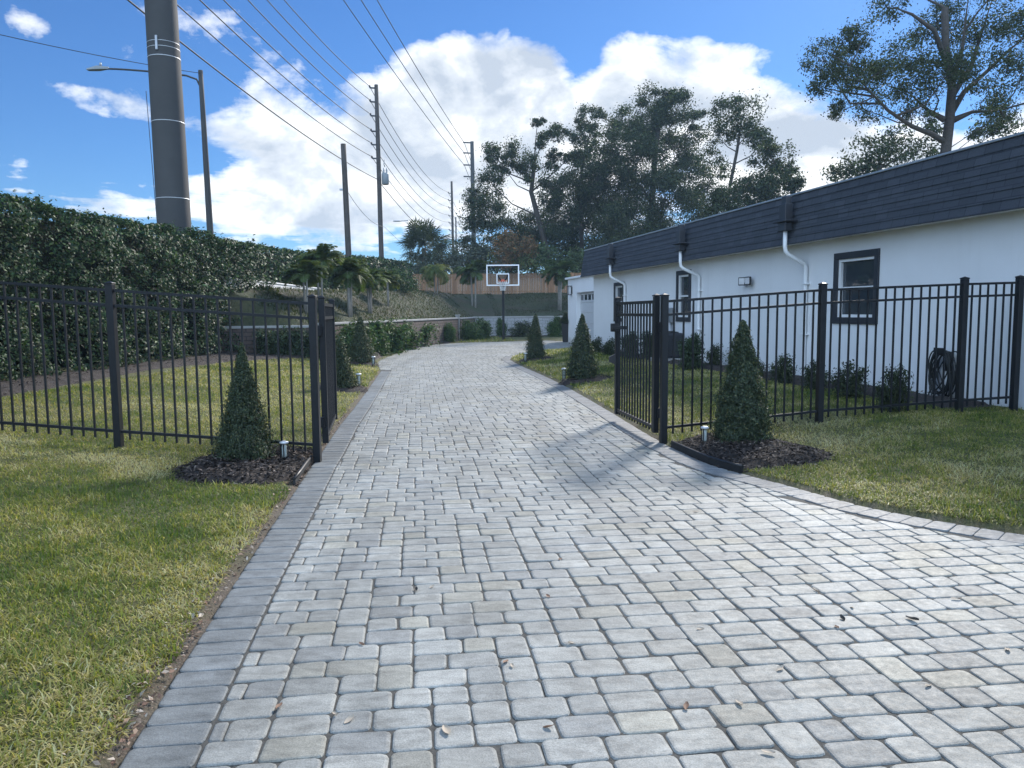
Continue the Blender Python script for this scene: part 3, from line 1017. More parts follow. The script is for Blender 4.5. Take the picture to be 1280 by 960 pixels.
for s in (-1, 1): m.box((s * (sw - .025), BYc - .009, (s0 + s1) / 2), (.05, .006, s1 - s0 - .052))
m.build('target_square', M['white_trim'], bb)
RZ = 3.22
m = MB(); rc = (0, BYc - .42, RZ)
m.tube([(rc[0] + .23 * math.cos(a), rc[1] + .23 * math.sin(a), RZ) for a in np.linspace(0, 2 * math.pi, 25)], .016, 6, False)
m.box((0, BYc - .10, RZ - .01), (.16, .18, .04), 0, .004); m.box((0, BYc - .02, RZ + .03), (.18, .02, .16), 0, .004)
m.build('rim', M['rim_orange'], hoop)
m = MB(); N = 12
lv = [(.23, 0), (.19, -.14), (.155, -.28), (.125, -.42), (.12, -.5)]
for i in range(len(lv) - 1):
    for k in range(N):
        for s in (.5, -.5):
            a0 = 2 * math.pi * (k + (i % 2) * .5) / N; a1 = a0 + 2 * math.pi * s / N
            m.tube([(rc[0] + lv[i][0] * math.cos(a0), rc[1] + lv[i][0] * math.sin(a0), RZ + lv[i][1]), (rc[0] + lv[i + 1][0] * math.cos(a1), rc[1] + lv[i + 1][0] * math.sin(a1), RZ + lv[i + 1][1])], .008, 4, False)
m.build('net', M['net_white'], hoop)

# ------------------------------------------------------------------ poles, lamps and wires
def pole(name, label, cat, x, y, z0, z1, r0, r1, mname, lean=0.0, group=None):
    t_ = thing(name, label, cat, (x, y, z0), 0, group)
    m = MB(); nn = 7
    m.tube([(-lean * (z1 - z0) * k / nn, 0, (z1 - z0) * k / nn) for k in range(nn + 1)], [r0 + (r1 - r0) * k / nn for k in range(nn + 1)], 24 if r0 > .3 else 12)
    m.build('shaft', M[mname], t_)
    return t_
PX, PY = -10.42, 24.3
bp = pole('transmission_pole', 'massive grey concrete transmission pole rising behind the hedge', 'utility pole', PX, PY, .5, 30, .515, .36, 'pole_steel', .012)
for z, h in ((5.15, .028), (7.45, .028), (9.35, .03), (9.62, .02), (9.78, .02), (12.0, .03), (14.6, .03), (17.5, .03)):
    zz = z - .5; k = zz / 29.5; r = .515 + (.36 - .515) * k
    m = MB(); m.lathe((-.012 * zz, 0, zz), [(r - .01, 0), (r + .006, 0), (r + .006, h * .7), (r - .01, h * .7)], 24); m.build('band', M['galvanised'], bp)
m = MB(); r = .465; m.box((-.012 * 9.2, -r - .02, 9.2), (.07, .05, .42), 0, .01); m.build('plate', M['grey_metal'], bp)
m = MB(); bar(m, (-.012 * 12 - .42, -.1, 12.1), (-.012 * 12 - .57, -.1, 12.1), .12, .2); m.tube([(-.012 * 12 - .6, -.1, 11.9), (-.012 * 12 - .6, -.1, 12.3)], .05, 8); m.build('insulator', M['transformer_grey'], bp)
for z in (26.1, 24.6, 22.9, 21.4):
    m = MB(); zz = z - .5; m.box((-.012 * zz + .8 - 1.4, 0, zz), (1.6, .1, .12), 0, .01); m.build('crossarm', M['galvanised'], bp)

# street lamp beyond the big pole
q = at(265, 290, 30)
sl = pole('street_lamp', 'street lamp with a long arm reaching behind the massive pole', 'street lamp', q.x, q.y, .5, at(252, 88, 30).z, .15, .085, 'pole_steel', .016, 'street lamps')
zl_ = at(252, 100, 30).z - .5; hx = at(250, 100, 30).x - q.x
e1 = at(128, 86, 30)
pts = [(hx, 0, zl_ - .25), (hx - .12, -.02, zl_ + .02), (hx - .5, -.02, zl_ + .16)] + [(hx - .5 - (hx - .5 - (e1.x - q.x)) * k / 6, -.02, zl_ + .16 + (e1.z - .5 - zl_ - .16) * (1 - (1 - k / 6) ** 1.5)) for k in range(1, 7)]
m = MB(); m.tube(pts, [.035] * len(pts), 8); m.build('lamp_arm', M['pole_steel'], sl)
m = MB(); ex, ez = pts[-1][0], pts[-1][2]
m.add([(ex + .25, -.06, ez - .02), (ex + .25, .02, ez - .02), (ex - .15, .12, ez - .05), (ex - .15, -.16, ez - .05), (ex - .55, .08, ez - .06), (ex - .55, -.12, ez - .06),
       (ex + .25, -.05, ez + .06), (ex + .25, .01, ez + .06), (ex - .15, .08, ez + .09), (ex - .15, -.12, ez + .09), (ex - .55, .06, ez - .01), (ex - .55, -.10, ez - .01)],
      [(0, 3, 2, 1), (3, 5, 4, 2), (6, 7, 8, 9), (9, 8, 10, 11), (0, 1, 7, 6), (1, 2, 8, 7), (2, 4, 10, 8), (4, 5, 11, 10), (5, 3, 9, 11), (3, 0, 6, 9)])
hd = m.build('lamp_head', M['transformer_grey'], sl)
m = MB(); m.lathe((ex - .05, -.02, ez + .08), [(.04, 0), (.045, .10), (.03, .14)], 10); m.build('photocell', M['grey_metal'], hd)

q = at(437, 310, 45)
wp = pole('utility_pole', 'short brown leaning utility pole standing behind the queen palms', 'utility pole', q.x, q.y, 1.5, at(430, 180, 45).z, .19, .15, 'pole_wood', .02, 'wooden utility poles')
m = MB(); zz = at(433, 237, 45).z - 1.5; m.box((-.02 * zz - .2, -.02, zz), (.26, .1, .1), 0, .01); m.build('clamp', M['grey_metal'], wp)
# line of tall poles
LX = lambda y: -10.35 - .036 * (60 - y)
tops = {}
ZI = [at(473, v, 60).z for v in (109.6, 127, 144.5, 163.8, 180.6, 197.7)]
ZC = at(474, 224, 60).z
for y, zt_, lab, det in ((60, at(473, 106, 60).z, 'tall dark utility pole with a grey transformer can on its right side', True), (112, 20.2, 'distant thin utility pole standing right of the sabal palm', False)):
    x = at(475.5, 250, 60).x if y == 60 else at(566, 260, 112).x
    up_ = pole('utility_pole', lab, 'utility pole', x, y, 1.5, zt_, .21, .15, 'pole_wood', .006, 'wooden utility poles')
    for z in ZI:
        zz = z - 1.5
        m = MB(); bar(m, (-.006 * zz - .10, 0, zz - .03), (-.006 * zz - .5, 0, zz), .10, .10); io = m.build('insulator_arm', M['dark_trim'], up_)
        m = MB(); m.lathe((-.006 * zz - .5, 0, zz + .02), [(.05, 0), (.09, .03), (.06, .08), (.08, .12), (.04, .17)], 8); m.build('insulator', M['dark_trim'], io)
    if det:
        zz = at(482, 224, 60).z - 1.5
        m = MB(); m.lathe((.42, -.05, zz), [(.22, -.42), (.27, -.38), (.27, .36), (.24, .44), (.08, .47)], 14); tc = m.build('transformer', M['transformer_grey'], up_)
        for s in (-.1, .12):
            m = MB(); m.lathe((.42 + s, -.05, zz + .42), [(.04, 0), (.07, .06), (.045, .12), (.065, .2), (.03, .42)], 8); m.build('bushing', M['transformer_grey'], tc)
        m = MB(); m.tube([(.42, -.1, zz + .9), (.35, -.1, zz + 1.1), (.40, -.1, zz + 1.45)], .035, 6); m.build('cutout', M['transformer_grey'], up_)
q = at(570, 290, 170); pole('utility_pole', 'farthest little utility pole just above the sabal palm', 'utility pole', q.x, q.y, 1.5, at(569, 280, 170).z + 1.5, .2, .15, 'pole_wood', 0, 'wooden utility poles')
q = at(592, 260, 110)
tp = pole('transmission_pole', 'distant transmission pole with four side arms left of the dark trees', 'utility pole', q.x, q.y, 1.5, at(590, 177, 110).z, .38, .26, 'pole_steel', .004)
TZ = [at(582, v, 110).z for v in (178.5, 191.5, 206.5, 221)]
for z in TZ:
    m = MB(); bar(m, (-.3, 0, z - 1.5), (-1.35, 0, z - 1.5 + .05), .16, .16); m.build('crossarm', M['dark_trim'], tp)
q = at(513, 290, 82)
fl_ = pole('street_lamp', 'tiny far street lamp poking out left of the sabal palm', 'street lamp', q.x, q.y, 1.5, at(513, 280, 82).z, .09, .06, 'grey_metal', 0, 'street lamps')
m = MB(); e = at(499, 276.4, 82); m.tube([(0, 0, at(513, 280, 82).z - 1.5), (-.2, 0, e.z - 1.5 + .05), (e.x - q.x, 0, e.z - 1.5)], .045, 6); m.build('lamp_arm', M['grey_metal'], fl_)
m = MB(); m.box((e.x - q.x - .25, 0, e.z - 1.5), (.75, .26, .12), 0, .04); m.build('lamp_head', M['grey_metal'], fl_)


def wire(label, pts_spans, r, group):
    """pts_spans: list of points, catenary sag between consecutive ones"""
    m = MB(); P = []
    for i in range(len(pts_spans) - 1):
        a, b, sag = Vector(pts_spans[i][0]), Vector(pts_spans[i + 1][0]), pts_spans[i][1]
        for k in range(24):
            u = k / 24; q = a.lerp(b, u); q.z -= 4 * sag * u * (1 - u); P.append(q)
    P.append(Vector(pts_spans[-1][0]))
    base = P[0].copy()
    m.tube([p - base for p in P], r, 5, False)
    o = m.build('power_line', M['wire']); o.location = base
    return tag(o, label, 'power line', group)
NM = ['topmost', 'second', 'third', 'fourth', 'fifth', 'sixth']
x60 = at(475.5, 250, 60).x; x112 = at(566, 260, 112).x
for k, z in enumerate(ZI):
    xo = -.006 * z - .5
    wire('%s black wire counted down the tall pole with the transformer' % NM[k], [((LX(8) + xo + .5, 8, z + .1), 1.5 - .08 * k), ((x60 + xo, 60, z + .12), 1.5), ((x112 + xo, 112, z + .12), 1.5), ((x112 + 2.5, 170, z - 1), 1)], .026, 'wires on the tall poles')
wire('thicker lowest cable passing behind both the massive and the short pole', [((LX(8), 8, ZC + .2), .9), ((x60 - .2, 60, ZC), 1.0), ((x112 - .2, 112, ZC - 1), 1)], .030, 'wires on the tall poles')
qa = at(433, 237, 45)
wire('thin cable dropping rightward from the short leaning pole', [((qa.x, 44.95, qa.z), .5), ((x60 + .2, 60.3, at(476, 283, 60).z), .6), ((x112, 111.8, 6.5), .3)], .014, 'service cables')
tq = [(at(581, v, 110)) for v in (178.5, 191.5, 206.5)]
for k, (v, top) in enumerate(((178.5, 472), (191.5, 452), (206.5, 430))):
    a = at(580.5, v, 110)
    e = at(top, 0, 58)
    b = a + (e - a) * ((110 - 20) / (110 - 58.0)); b.z += 1.6
    wire('%s of the long high wires running to the distant pole with four arms' % ('uppermost', 'middle', 'lowest')[k], [((b.x, b.y, b.z), 1.0), ((a.x, a.y, a.z), 1.2), ((a.x + 3, 190, a.z - .5), 0)], .036, 'transmission wires')
e = at(0, 52, 22); q2 = at(250, 91.5, 29.9)
wire('thin service wire from the left edge to the street lamp top', [((e.x * 1.35, e.y - 4, e.z + .75), .25), ((q2.x, q2.y, q2.z), 0)], .012, 'service cables')
a = at(181, 130, 24); b = at(196, 275, 24)
wire('thin ground wire hanging beside the massive concrete pole', [((a.x - .08, 24.3, at(185, 110, 24).z), -.0), ((a.x - .02, 24.3, at(183, 190, 24).z), 0), ((b.x - .1, 24.3, 3.5), 0)], .010, 'service cables')

# ------------------------------------------------------------------ vegetation
CONI = [(.030, .050, .022), (.048, .070, .030), (.020, .034, .017), (.11, .115, .045)]
DARK = [(.026, .038, .020), (.040, .056, .026), (.060, .075, .034)]
HEDG = [(.015, .034, .017), (.024, .050, .022), (.036, .068, .028), (.07, .105, .042)]
OAKC = [(.026, .040, .020), (.040, .058, .025), (.060, .078, .034)]
PALM = [(.045, .075, .025), (.065, .10, .032), (.09, .12, .04)]
YPAL = [(.10, .13, .04), (.16, .17, .05), (.07, .11, .03)]


def conifer(seed, rb=.27, n=15000, lean=0.0, ragged=.10, ex=.8):
    """unit height clipped evergreen cone: returns an Empty with trunk and foliage"""
    g = np.random.default_rng(seed)
    z = 1 - np.sqrt(g.random(n)) ** 1.05
    z = np.where(g.random(n) < .10, g.random(n) * .98, z)
    th = g.random(n) * 2 * math.pi
    prof = rb * (np.clip(1 - z, 0, 1) ** ex) * (1 - .42 * np.exp(-z / .05)) + .028 * np.clip(1 - z * .6, 0, 1)
    lump = 1 + .34 * (vnoise(th * 2.6 + seed * 7, z * 9 + seed) - .5) + .50 * (vnoise(th * 6 + seed * 3, z * 22) - .5)
    rr = prof * lump * (1 - .55 * g.random(n) ** 2.2)
    stick = g.random(n) < ragged * .45
    rr = np.where(stick, prof * lump * (1.0 + .35 * g.random(n)), rr)
    P = np.stack([rr * np.cos(th) + lean * z, rr * np.sin(th), .035 + z * .965], 1)
    Nn = unit(np.stack([np.cos(th), np.sin(th), .7 + 0 * th], 1))
    L = (.024 + .016 * g.random(n)) * (.72 if n > 20000 else 1)
    V = leaf_verts(P, Nn, L, .48, .75)
    t_ = thing('conifer', 'x', 'conifer')
    quads('foliage', V, M['leaf_matt'], t_, tints(n, CONI, [.4, .32, .18, .10], .2))
    m = MB(); m.tube([(0, 0, -.03), (lean * .3, 0, .35), (lean * .9, 0, .9)], [.022, .016, .004], 8); m.build('trunk', M['bark'], t_)
    return t_


def place(o, q, h, w, label, group, rz=None):
    o.location = q; o.scale = (w, w, h); o.rotation_euler = (0, 0, rng.uniform(0, 6.28) if rz is None else rz)
    o['label'] = label
    if group: o['group'] = group
    return o
CG = 'cone shaped evergreens along the drive'
cA = conifer(3, .26, 30000, .03, .55, 1.05); cB = conifer(8, .245, 32000, .0, .2, .85)
cC = conifer(14, .25, 11000, .015, .3, .9); cD = conifer(19, .24, 11000, -.02, .35, .75); cE = conifer(27, .25, 11000, .02, .25, .95); cF = conifer(33, .26, 9000, 0, .4, .8)
def span(px, py, pt):      # lawn point and height of what stands there
    q = onlawn(px, py); return q, at(px, pt, q.y).z - q.z
q, h = span(305, 579, 428); place(cA, q, h, .95, 'shaggy cone shaped evergreen in the mulch bed before the left fence', CG, .5)
qCL = q.copy()
q, h = span(926, 556, 399); place(cB, q, h, 1.20, 'dense cone shaped evergreen in the mulch bed before the right fence', CG, 1.0)
qCR = q.copy()
CON = []
for o0, px, py, pt, w, lab in ((cC, 728, 476, 392, 1.28, 'cone shaped evergreen on the right lawn strip nearer the open gate'),
                               (cD, 669, 450, 392, 1.12, 'cone shaped evergreen at the tip of the right lawn near the hoop'),
                               (cE, 427, 487, 424, 1.12, 'cone shaped evergreen half hidden behind the left gate leaf'),
                               (cF, 452, 455, 395, 1.35, 'dark cone shaped evergreen in front of the left row of shrubs')):
    q, h = span(px, py, pt); place(o0, q, h, w, lab, CG); CON.append(q.copy())
# planter by the garage
q = gnd(707.5, 427.5)
pt_ = thing('planter', 'tall black tapered planter standing by the garage corner', 'planter', q)
m = MB(); m.lathe((0, 0, 0), [(.20, 0), (.22, .03), (.30, .98), (.34, 1.0), (.34, 1.06), (.27, 1.06), (.26, .98)], 4, False); m.build('pot', M['black_plastic'], pt_); pt_.rotation_euler = (0, 0, .6)
m = MB(); m.lathe((0, 0, .95), [(.02, 0), (.25, .02)], 10); m.build('soil', M['mulch'], pt_)
c = copy_tree(cB); place(c, (q.x, q.y, .95), at(707, 391, q.y).z - .9, 1.25, 'small cone shaped evergreen growing in the tall black planter', CG)


def shrub(seed, n=1500, stems=7, spread=.42, L=(.075, .05), cols=DARK, mt='leaf', up=.9):
    g = np.random.default_rng(seed)
    t_ = thing('shrub', 'x', 'shrub')
    m = MB(); P = []; Nn = []
    for k in range(stems):
        a = 2 * math.pi * k / stems + g.normal() * .3; r = spread * (g.random() ** .6); h = (.65 + .38 * g.random()) * (1 - .35 * r / spread)
        tip = np.array([r * math.cos(a), r * math.sin(a), h]); b = np.array([.12 * r * math.cos(a), .12 * r * math.sin(a), 0])
        mid = (b + tip) / 2 + g.normal(size=3) * .03 - np.array([0, 0, .04])
        m.tube([b - [0, 0, .04], mid, tip], [.012, .009, .004], 5, False)
        mm = n // stems
        u = g.random(mm) ** .75
        c = np.where(u[:, None] < .5, b + (mid - b) * u[:, None] * 2, mid + (tip - mid) * (u[:, None] * 2 - 1))
        wd = (.16 * (1 - .66 * u) + .025)[:, None]
        off = g.normal(size=(mm, 3)) * wd; off[:, 2] *= .6
        P.append(c + off); Nn.append(unit(off + [0, 0, up * .15]))
    P = np.vstack(P); Nn = np.vstack(Nn); P[:, 2] = np.clip(P[:, 2], .02, 1.1)
    V = leaf_verts(P, Nn, L[0] + L[1] * g.random(len(P)), .5, .7)
    quads('foliage', V, M[mt], t_, tints(len(P), cols, None, .2)); m.build('stems', M['bark'], t_)
    return t_
sA = shrub(1, 2600, 9, .40, (.055, .045), DARK, 'leaf_gloss'); sB = shrub(2, 2800, 11, .44, (.05, .045), DARK, 'leaf_gloss'); sC = shrub(5, 4200, 14, .46, (.055, .04), [(.028, .046, .024), (.045, .070, .034), (.065, .095, .05)], 'leaf_gloss')
SG = 'shrubs along the white house wall'
used = {}


def put(o, q, h, w, label, group):
    if o.name in used: o = copy_tree(o)
    used[o.name] = 1
    return place(o, q, h, w, label, group)
for o0, px, py, pt, wpx, lab in (
        (sC, 864, 462, 405, 34, 'tall round dark shrub beside the condenser and the downspout'),
        (sA, 893, 459, 424, 22, 'thin upright shrub between the tall round shrub and the right cone evergreen'),
        (sA, 978, 479, 436, 32, 'leafy shrub by the wall just right of the right cone evergreen'),
        (sB, 1018, 487, 445, 34, 'leafy shrub by the wall just left of the second right fence post'),
        (sB, 1062, 497, 444, 42, 'broad leafy shrub under the big dark framed window'),
        (sA, 1115, 514, 446, 42, 'upright leafy shrub between the big window and the hose'),
        (sA, 944, 472, 440, 26, 'small shrub showing just behind the right cone evergreen'),
        (sB, 745, 441, 417, 20, 'low shrub by the wall nearest the garage door'),
        (sB, 762, 444, 418, 20, 'low shrub by the wall just left of the open right gate'),
        (sC, 788, 448, 406, 26, 'dark shrub seen through the far pickets of the right gate'), (sC, 812, 450, 405, 26, 'dark shrub just behind the hinge post of the right gate')):
    q = onlawn(px, py); put(o0, q, (at(px, pt, q.y).z - q.z), wpx * q.y / 961 * 1.05, lab, SG)
RG = 'row of shrubs before the retaining walls'
green = [(.030, .058, .020), (.045, .085, .028), (.060, .11, .036), (.085, .13, .045)]
sD = shrub(21, 5200, 14, .46, (.06, .045), green); sE = shrub(23, 5200, 16, .5, (.06, .045), green)
words_ = ['beside the left gate leaf', 'right behind the far left cone evergreen', 'just right of the far left cone evergreen', 'fourth from the right end of the row by the brown wall', 'third from the right end of the row by the brown wall', 'second from the right end of the row by the brown wall', 'at the right end of the row by the brown wall']
for k, (px, py, pt, w) in enumerate(((434, 452, 404, 34), (448, 449, 399, 34), (468, 445, 398, 34), (484, 441, 397, 32), (499, 437, 396, 34), (515, 433, 396, 34), (527, 430.6, 397, 30))):
    q = gnd(px, py); put((sD, sE)[k % 2], (q.x, q.y, 0), at(px, pt, q.y).z, w * q.y / 961 * 1.55, 'bushy green shrub ' + words_[k], RG)
for px, py, pt, w, o0, lab in ((540, 429, 399, 17, sD, 'narrow shrub standing against the middle of the brown wall'), (561, 428.5, 402, 17, sE, 'narrow shrub just left of the slim pale pier'),
                               (586, 426, 399, 24, sD, 'bushy shrub just right of the slim pale pier'), (601, 425, 396, 24, sE, 'bushy shrub left of the basketball pole against the grey wall'),
                               (626, 421.5, 396, 13, sD, 'narrow shrub right behind the basketball pole'), (652, 421.6, 397, 28, sA, 'spreading shrub right of the hoop against the grey wall'), (695, 421.3, 394, 20, sD, 'upright shrub by the grey wall left of the planter')):
    q = gnd(px, py); put(o0, (q.x, q.y, 0), at(px, pt, q.y).z, w * q.y / 961 * 1.2, lab, RG)
for px, py, pt, w, lab in ((338, 445, 402, 36, 'dark shrub below the tall hedge, leftmost of those behind the left fence'), (356, 445, 398, 34, 'dark shrub in the middle of those left of the left gate post'), (376, 446, 400, 36, 'dark shrub nearest the left gate post behind the fence'), (412, 449, 403, 34, 'dark shrub seen between the left gate leaf pickets')):
    q = onlawn(px, py); put(sC, q, at(px, pt, q.y).z - q.z, w * q.y / 961 * 1.2, lab, RG)


def hedge(label, x0, x1, y0, y1, zb, zt, dens, L, cols, seed, group='tall clipped hedges'):
    """clipped hedge: bumpy leaf skin over a dark twiggy body; zb, zt are functions of y"""
    g = np.random.default_rng(seed)
    xf = lambda y: x0 + (x1 - x0) * (y - y0) / (y1 - y0)
    base = thing('hedge', label, 'hedge', (xf(y0), y0, 0), 0, group)
    TH = 1.7
    # body
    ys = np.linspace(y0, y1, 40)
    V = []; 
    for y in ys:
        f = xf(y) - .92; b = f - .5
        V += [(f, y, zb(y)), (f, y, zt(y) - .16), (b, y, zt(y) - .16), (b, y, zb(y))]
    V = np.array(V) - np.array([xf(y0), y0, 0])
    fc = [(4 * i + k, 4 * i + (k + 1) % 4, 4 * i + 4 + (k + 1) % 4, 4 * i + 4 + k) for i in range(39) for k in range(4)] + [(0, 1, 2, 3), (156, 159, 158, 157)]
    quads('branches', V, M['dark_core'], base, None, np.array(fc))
    P = []; Nn = []
    Ls = []
    # front face, top, near end; denser and smaller leaves near the camera
    y = y0
    while y < y1:
        dy = 1.0; k = np.clip(12.0 / max(y, 8), .25, 1.3); size = L / np.sqrt(k)
        H = zt(y) - zb(y)
        nf = int(dens * k * dy * H)
        yy = y + g.random(nf) * dy; u = g.random(nf); zz = zb(y) + u * H
        bump = .50 * (vnoise(yy * 1.1, zz * 1.3 + 5) - .5) + .70 * (vnoise(yy * 2.7 + 3, zz * 3.4) - .52)
        dep = g.random(nf) ** 2 * .42
        rnd = .35 * np.clip((u - .88) / .12, 0, 1) ** 2
        P.append(np.stack([xf(yy) + bump - dep - rnd, yy, zz], 1)); Nn.append(np.tile([.75, -.35, .55], (nf, 1))); Ls.append(np.full(nf, size))
        nt = int(dens * k * dy * TH * .8)
        yy = y + g.random(nt) * dy; xx = xf(yy) - g.random(nt) * TH
        zz = np.array([zt(a) for a in yy]) + .30 * (vnoise(yy * 1.6, xx * 2 + 7) - .5) + .14 * (vnoise(yy * 5, xx * 5) - .5) - .1 * g.random(nt)
        tw = g.random(nt) < .02
        zz = zz + tw * g.random(nt) * .22
        P.append(np.stack([xx, yy, zz], 1)); Nn.append(np.tile([.1, -.2, 1.0], (nt, 1))); Ls.append(np.full(nt, size))
        y += dy
    ne = int(dens * TH * (zt(y0) - zb(y0)))
    P.append(np.stack([xf(y0) - g.random(ne) * TH, y0 - .3 * g.random(ne), zb(y0) + g.random(ne) * (zt(y0) - zb(y0))], 1)); Nn.append(np.tile([0, -1, .3], (ne, 1))); Ls.append(np.full(ne, L))
    P = np.vstack(P); Nn = np.vstack(Nn); Ls = np.concatenate(Ls) * (.7 + .6 * g.random(len(P)))
    P = P - np.array([xf(y0), y0, 0])
    quads('foliage', leaf_verts(P, Nn, Ls, .5, .65), M['leaf_hedge'], base, tints(len(P), cols, None, .38))
    return base
tp_ = lambda y: float(np.interp(y, [4, 12, 26.7, 59, 70], [3.25, 3.58, 4.0, 5.6, 6.0]))
gb_ = lambda y: .50
hedge('tall dark clipped hedge on the left, running beside the lawn towards the massive pole', -8.55, -8.65, 3.5, 27, gb_, tp_, 1150, .074, HEDG, 4)
hedge('far stretch of hedge rising behind the white boundary wall', -9.75, -9.3, 26.8, 60, lambda y: 2.0, tp_, 330, .10, HEDG, 5)
hedge('dark hedge end at the top of the bank left of the board fence', -8.75, -8.1, 37, 64, lambda y: 2.0, lambda y: tp_(y) - .15, 620, .10, HEDG, 6)
# loose ground-hugging skirt leaves at the hedge foot: mulch strip
# ---- trees
def tree(name, label, cat, base, Y, blobs, tr, fork, dens=1.0, L=.19, cols=OAKC, group=None, limbs=(), mt='leaf', clus=.36, seed=0, bark='bark'):
    g = np.random.default_rng(seed + 100)
    B = Vector(base); t_ = thing(name, label, cat, B, 0, group)
    m = MB(); P = []; Nn = []
    fk = [Vector(f) - B for f in fork]
    tpts = [Vector((0, 0, -.3))] + fk
    m.tube(tpts, [tr * (1.25 if i == 0 else 1 - .5 * i / len(tpts)) for i in range(len(tpts))], 10)
    nodes = []
    def fill(pl):
        for i in range(len(pl) - 1): nodes.extend([pl[i].lerp(pl[i + 1], k / 3) for k in range(3)])
        nodes.append(pl[-1])
    fill(fk)
    for lb in limbs:
        pl = [Vector(f) - B for f in lb]; fill(pl)
        m.tube(pl, [tr * .58 * (1 - .88 * i / (len(pl) - 1)) for i in range(len(pl))], 8)
    for (px, py, r_) in blobs:
        dy = g.normal() * 1.1 * (Y / 70 + .3) * min(1.2, r_ / 20)
        c = at(px, py, Y + dy) - B; r = r_ * 1.1 * Y / 961
        # limb from the nearest trunk node below the blob
        hd = lambda f: math.hypot(f.x - c.x, f.y - c.y)
        a = min(nodes, key=lambda f: hd(f) + 1.3 * abs(f.z - (c.z - .75 * hd(f))))
        mid = a.lerp(c, .5) + Vector((g.normal() * .25, g.normal() * .3, -.12 * (c - a).length + .2 * g.normal()))
        ln = (c - a).length
        r0 = min(tr * .30, .014 * ln + .02)
        m.tube([a, a.lerp(mid, .55), mid, mid.lerp(c, .6), c], [r0, r0 * .85, r0 * .65, r0 * .45, r0 * .22], 6, False)
        ns = int(7 + 4.5 * r)
        for k in range(ns):
            d = g.normal(size=3); d /= np.linalg.norm(d); rad = r * (.35 + .65 * g.random() ** .5)
            s = np.array(c) + d * rad * np.array([1, 1, .92])
            if g.random() < .8: m.tube([c.lerp(mid, .25 * g.random()), Vector((np.array(c) + s) / 2 + g.normal(size=3) * .07 * r), Vector(s)], [r0 * .22, r0 * .16, .012], 4, False)
            nl = int(dens * (80 if L == .19 else 46) * (r / 1.6) ** 1.1 * (.5 + g.random()))
            sg = clus * r * (.55 + .6 * g.random())
            o_ = g.normal(size=(nl, 3)) * sg * np.array([1, 1, .75])
            P.append(s + o_); Nn.append(unit(o_ + [0, 0, .25 * sg + 1e-3]))
    P = np.vstack(P); Nn = np.vstack(Nn)
    quads('crown', leaf_verts(P, Nn, L * (.6 + .8 * g.random(len(P))), .5, .8), M[mt], t_, tints(len(P), cols, None, .22))
    m.build('trunk', M[bark], t_)
    return t_
TG = 'tall dark trees beyond the board fence'
def T(name, label, bx, Y, zb, blobs, tr, fork, **k):
    b = at(bx, 360, Y); b.z = zb
    return tree(name, label, 'tree', b, Y, blobs, tr, [at(x, y, Y) for x, y in fork], **k)
T('tall_tree', 'leaning open tree with bare limbs, leftmost of the tall dark trees', 690, 72, 3.0,
  [(618, 193, 14), (654, 192, 19), (672, 152, 8), (676, 176, 10), (694, 166, 14), (613, 228, 20), (592, 246, 12), (610, 268, 26), (692, 233, 22), (700, 268, 26), (664, 293, 30), (713, 196, 13), (636, 285, 22), (630, 210, 12), (660, 215, 12), (612, 300, 22), (596, 276, 16), (690, 200, 12)], .30,
  [(683, 310), (672, 270), (664, 240), (668, 205)], dens=2.5, clus=.25, seed=1, group=TG)
T('tall_tree', 'slim airy tree with a tufted top between the open tree and the broad tree', 728, 75, 3.0,
  [(734, 149, 15), (748, 144, 10), (722, 172, 13), (738, 168, 12), (728, 195, 14), (721, 232, 28), (713, 264, 30), (736, 290, 30), (745, 262, 24)], .22,
  [(727, 300), (725, 250), (728, 205), (735, 175)], dens=2.4, clus=.25, seed=2, group=TG)
T('tall_tree', 'broad dense dark tree, biggest of the trees behind the house', 812, 71, 3.0,
  [(821, 127, 20), (848, 134, 20), (835, 118, 10), (788, 153, 22), (812, 150, 22), (867, 150, 14), (821, 161, 28), (769, 188, 27), (761, 208, 27), (853, 188, 27), (810, 210, 34), (769, 234, 36), (832, 248, 36), (868, 221, 28), (802, 275, 36), (856, 275, 34), (775, 290, 30), (830, 300, 34), (795, 185, 22), (772, 165, 14), (745, 225, 18), (880, 255, 24), (740, 245, 18)], .34,
  [(812, 300), (815, 250), (818, 205), (822, 165), (826, 140)], dens=2.6, clus=.24, seed=3, group=TG)
T('tall_tree', 'pale thin trunked tree with a light rounded open crown', 908, 62, 2.0,
  [(905, 142, 17), (932, 140, 18), (946, 160, 14), (916, 160, 16), (951, 180, 13), (897, 170, 12), (921, 130, 10), (938, 172, 12), (893, 195, 12), (905, 215, 10)], .17,
  [(908, 280), (912, 235), (921, 190), (925, 165)], dens=1.5, seed=4, group=TG, clus=.36)
T('tall_tree', 'rounded dark tree low over the roof at the right end of the group', 962, 58, 2.0,
  [(967, 199, 20), (951, 221, 25), (978, 222, 20), (992, 232, 11), (937, 243, 24), (965, 238, 24), (914, 250, 20), (985, 212, 12), (900, 262, 22), (960, 185, 10)], .24,
  [(960, 280), (960, 250), (964, 220)], dens=2.4, clus=.25, seed=5, group=TG)
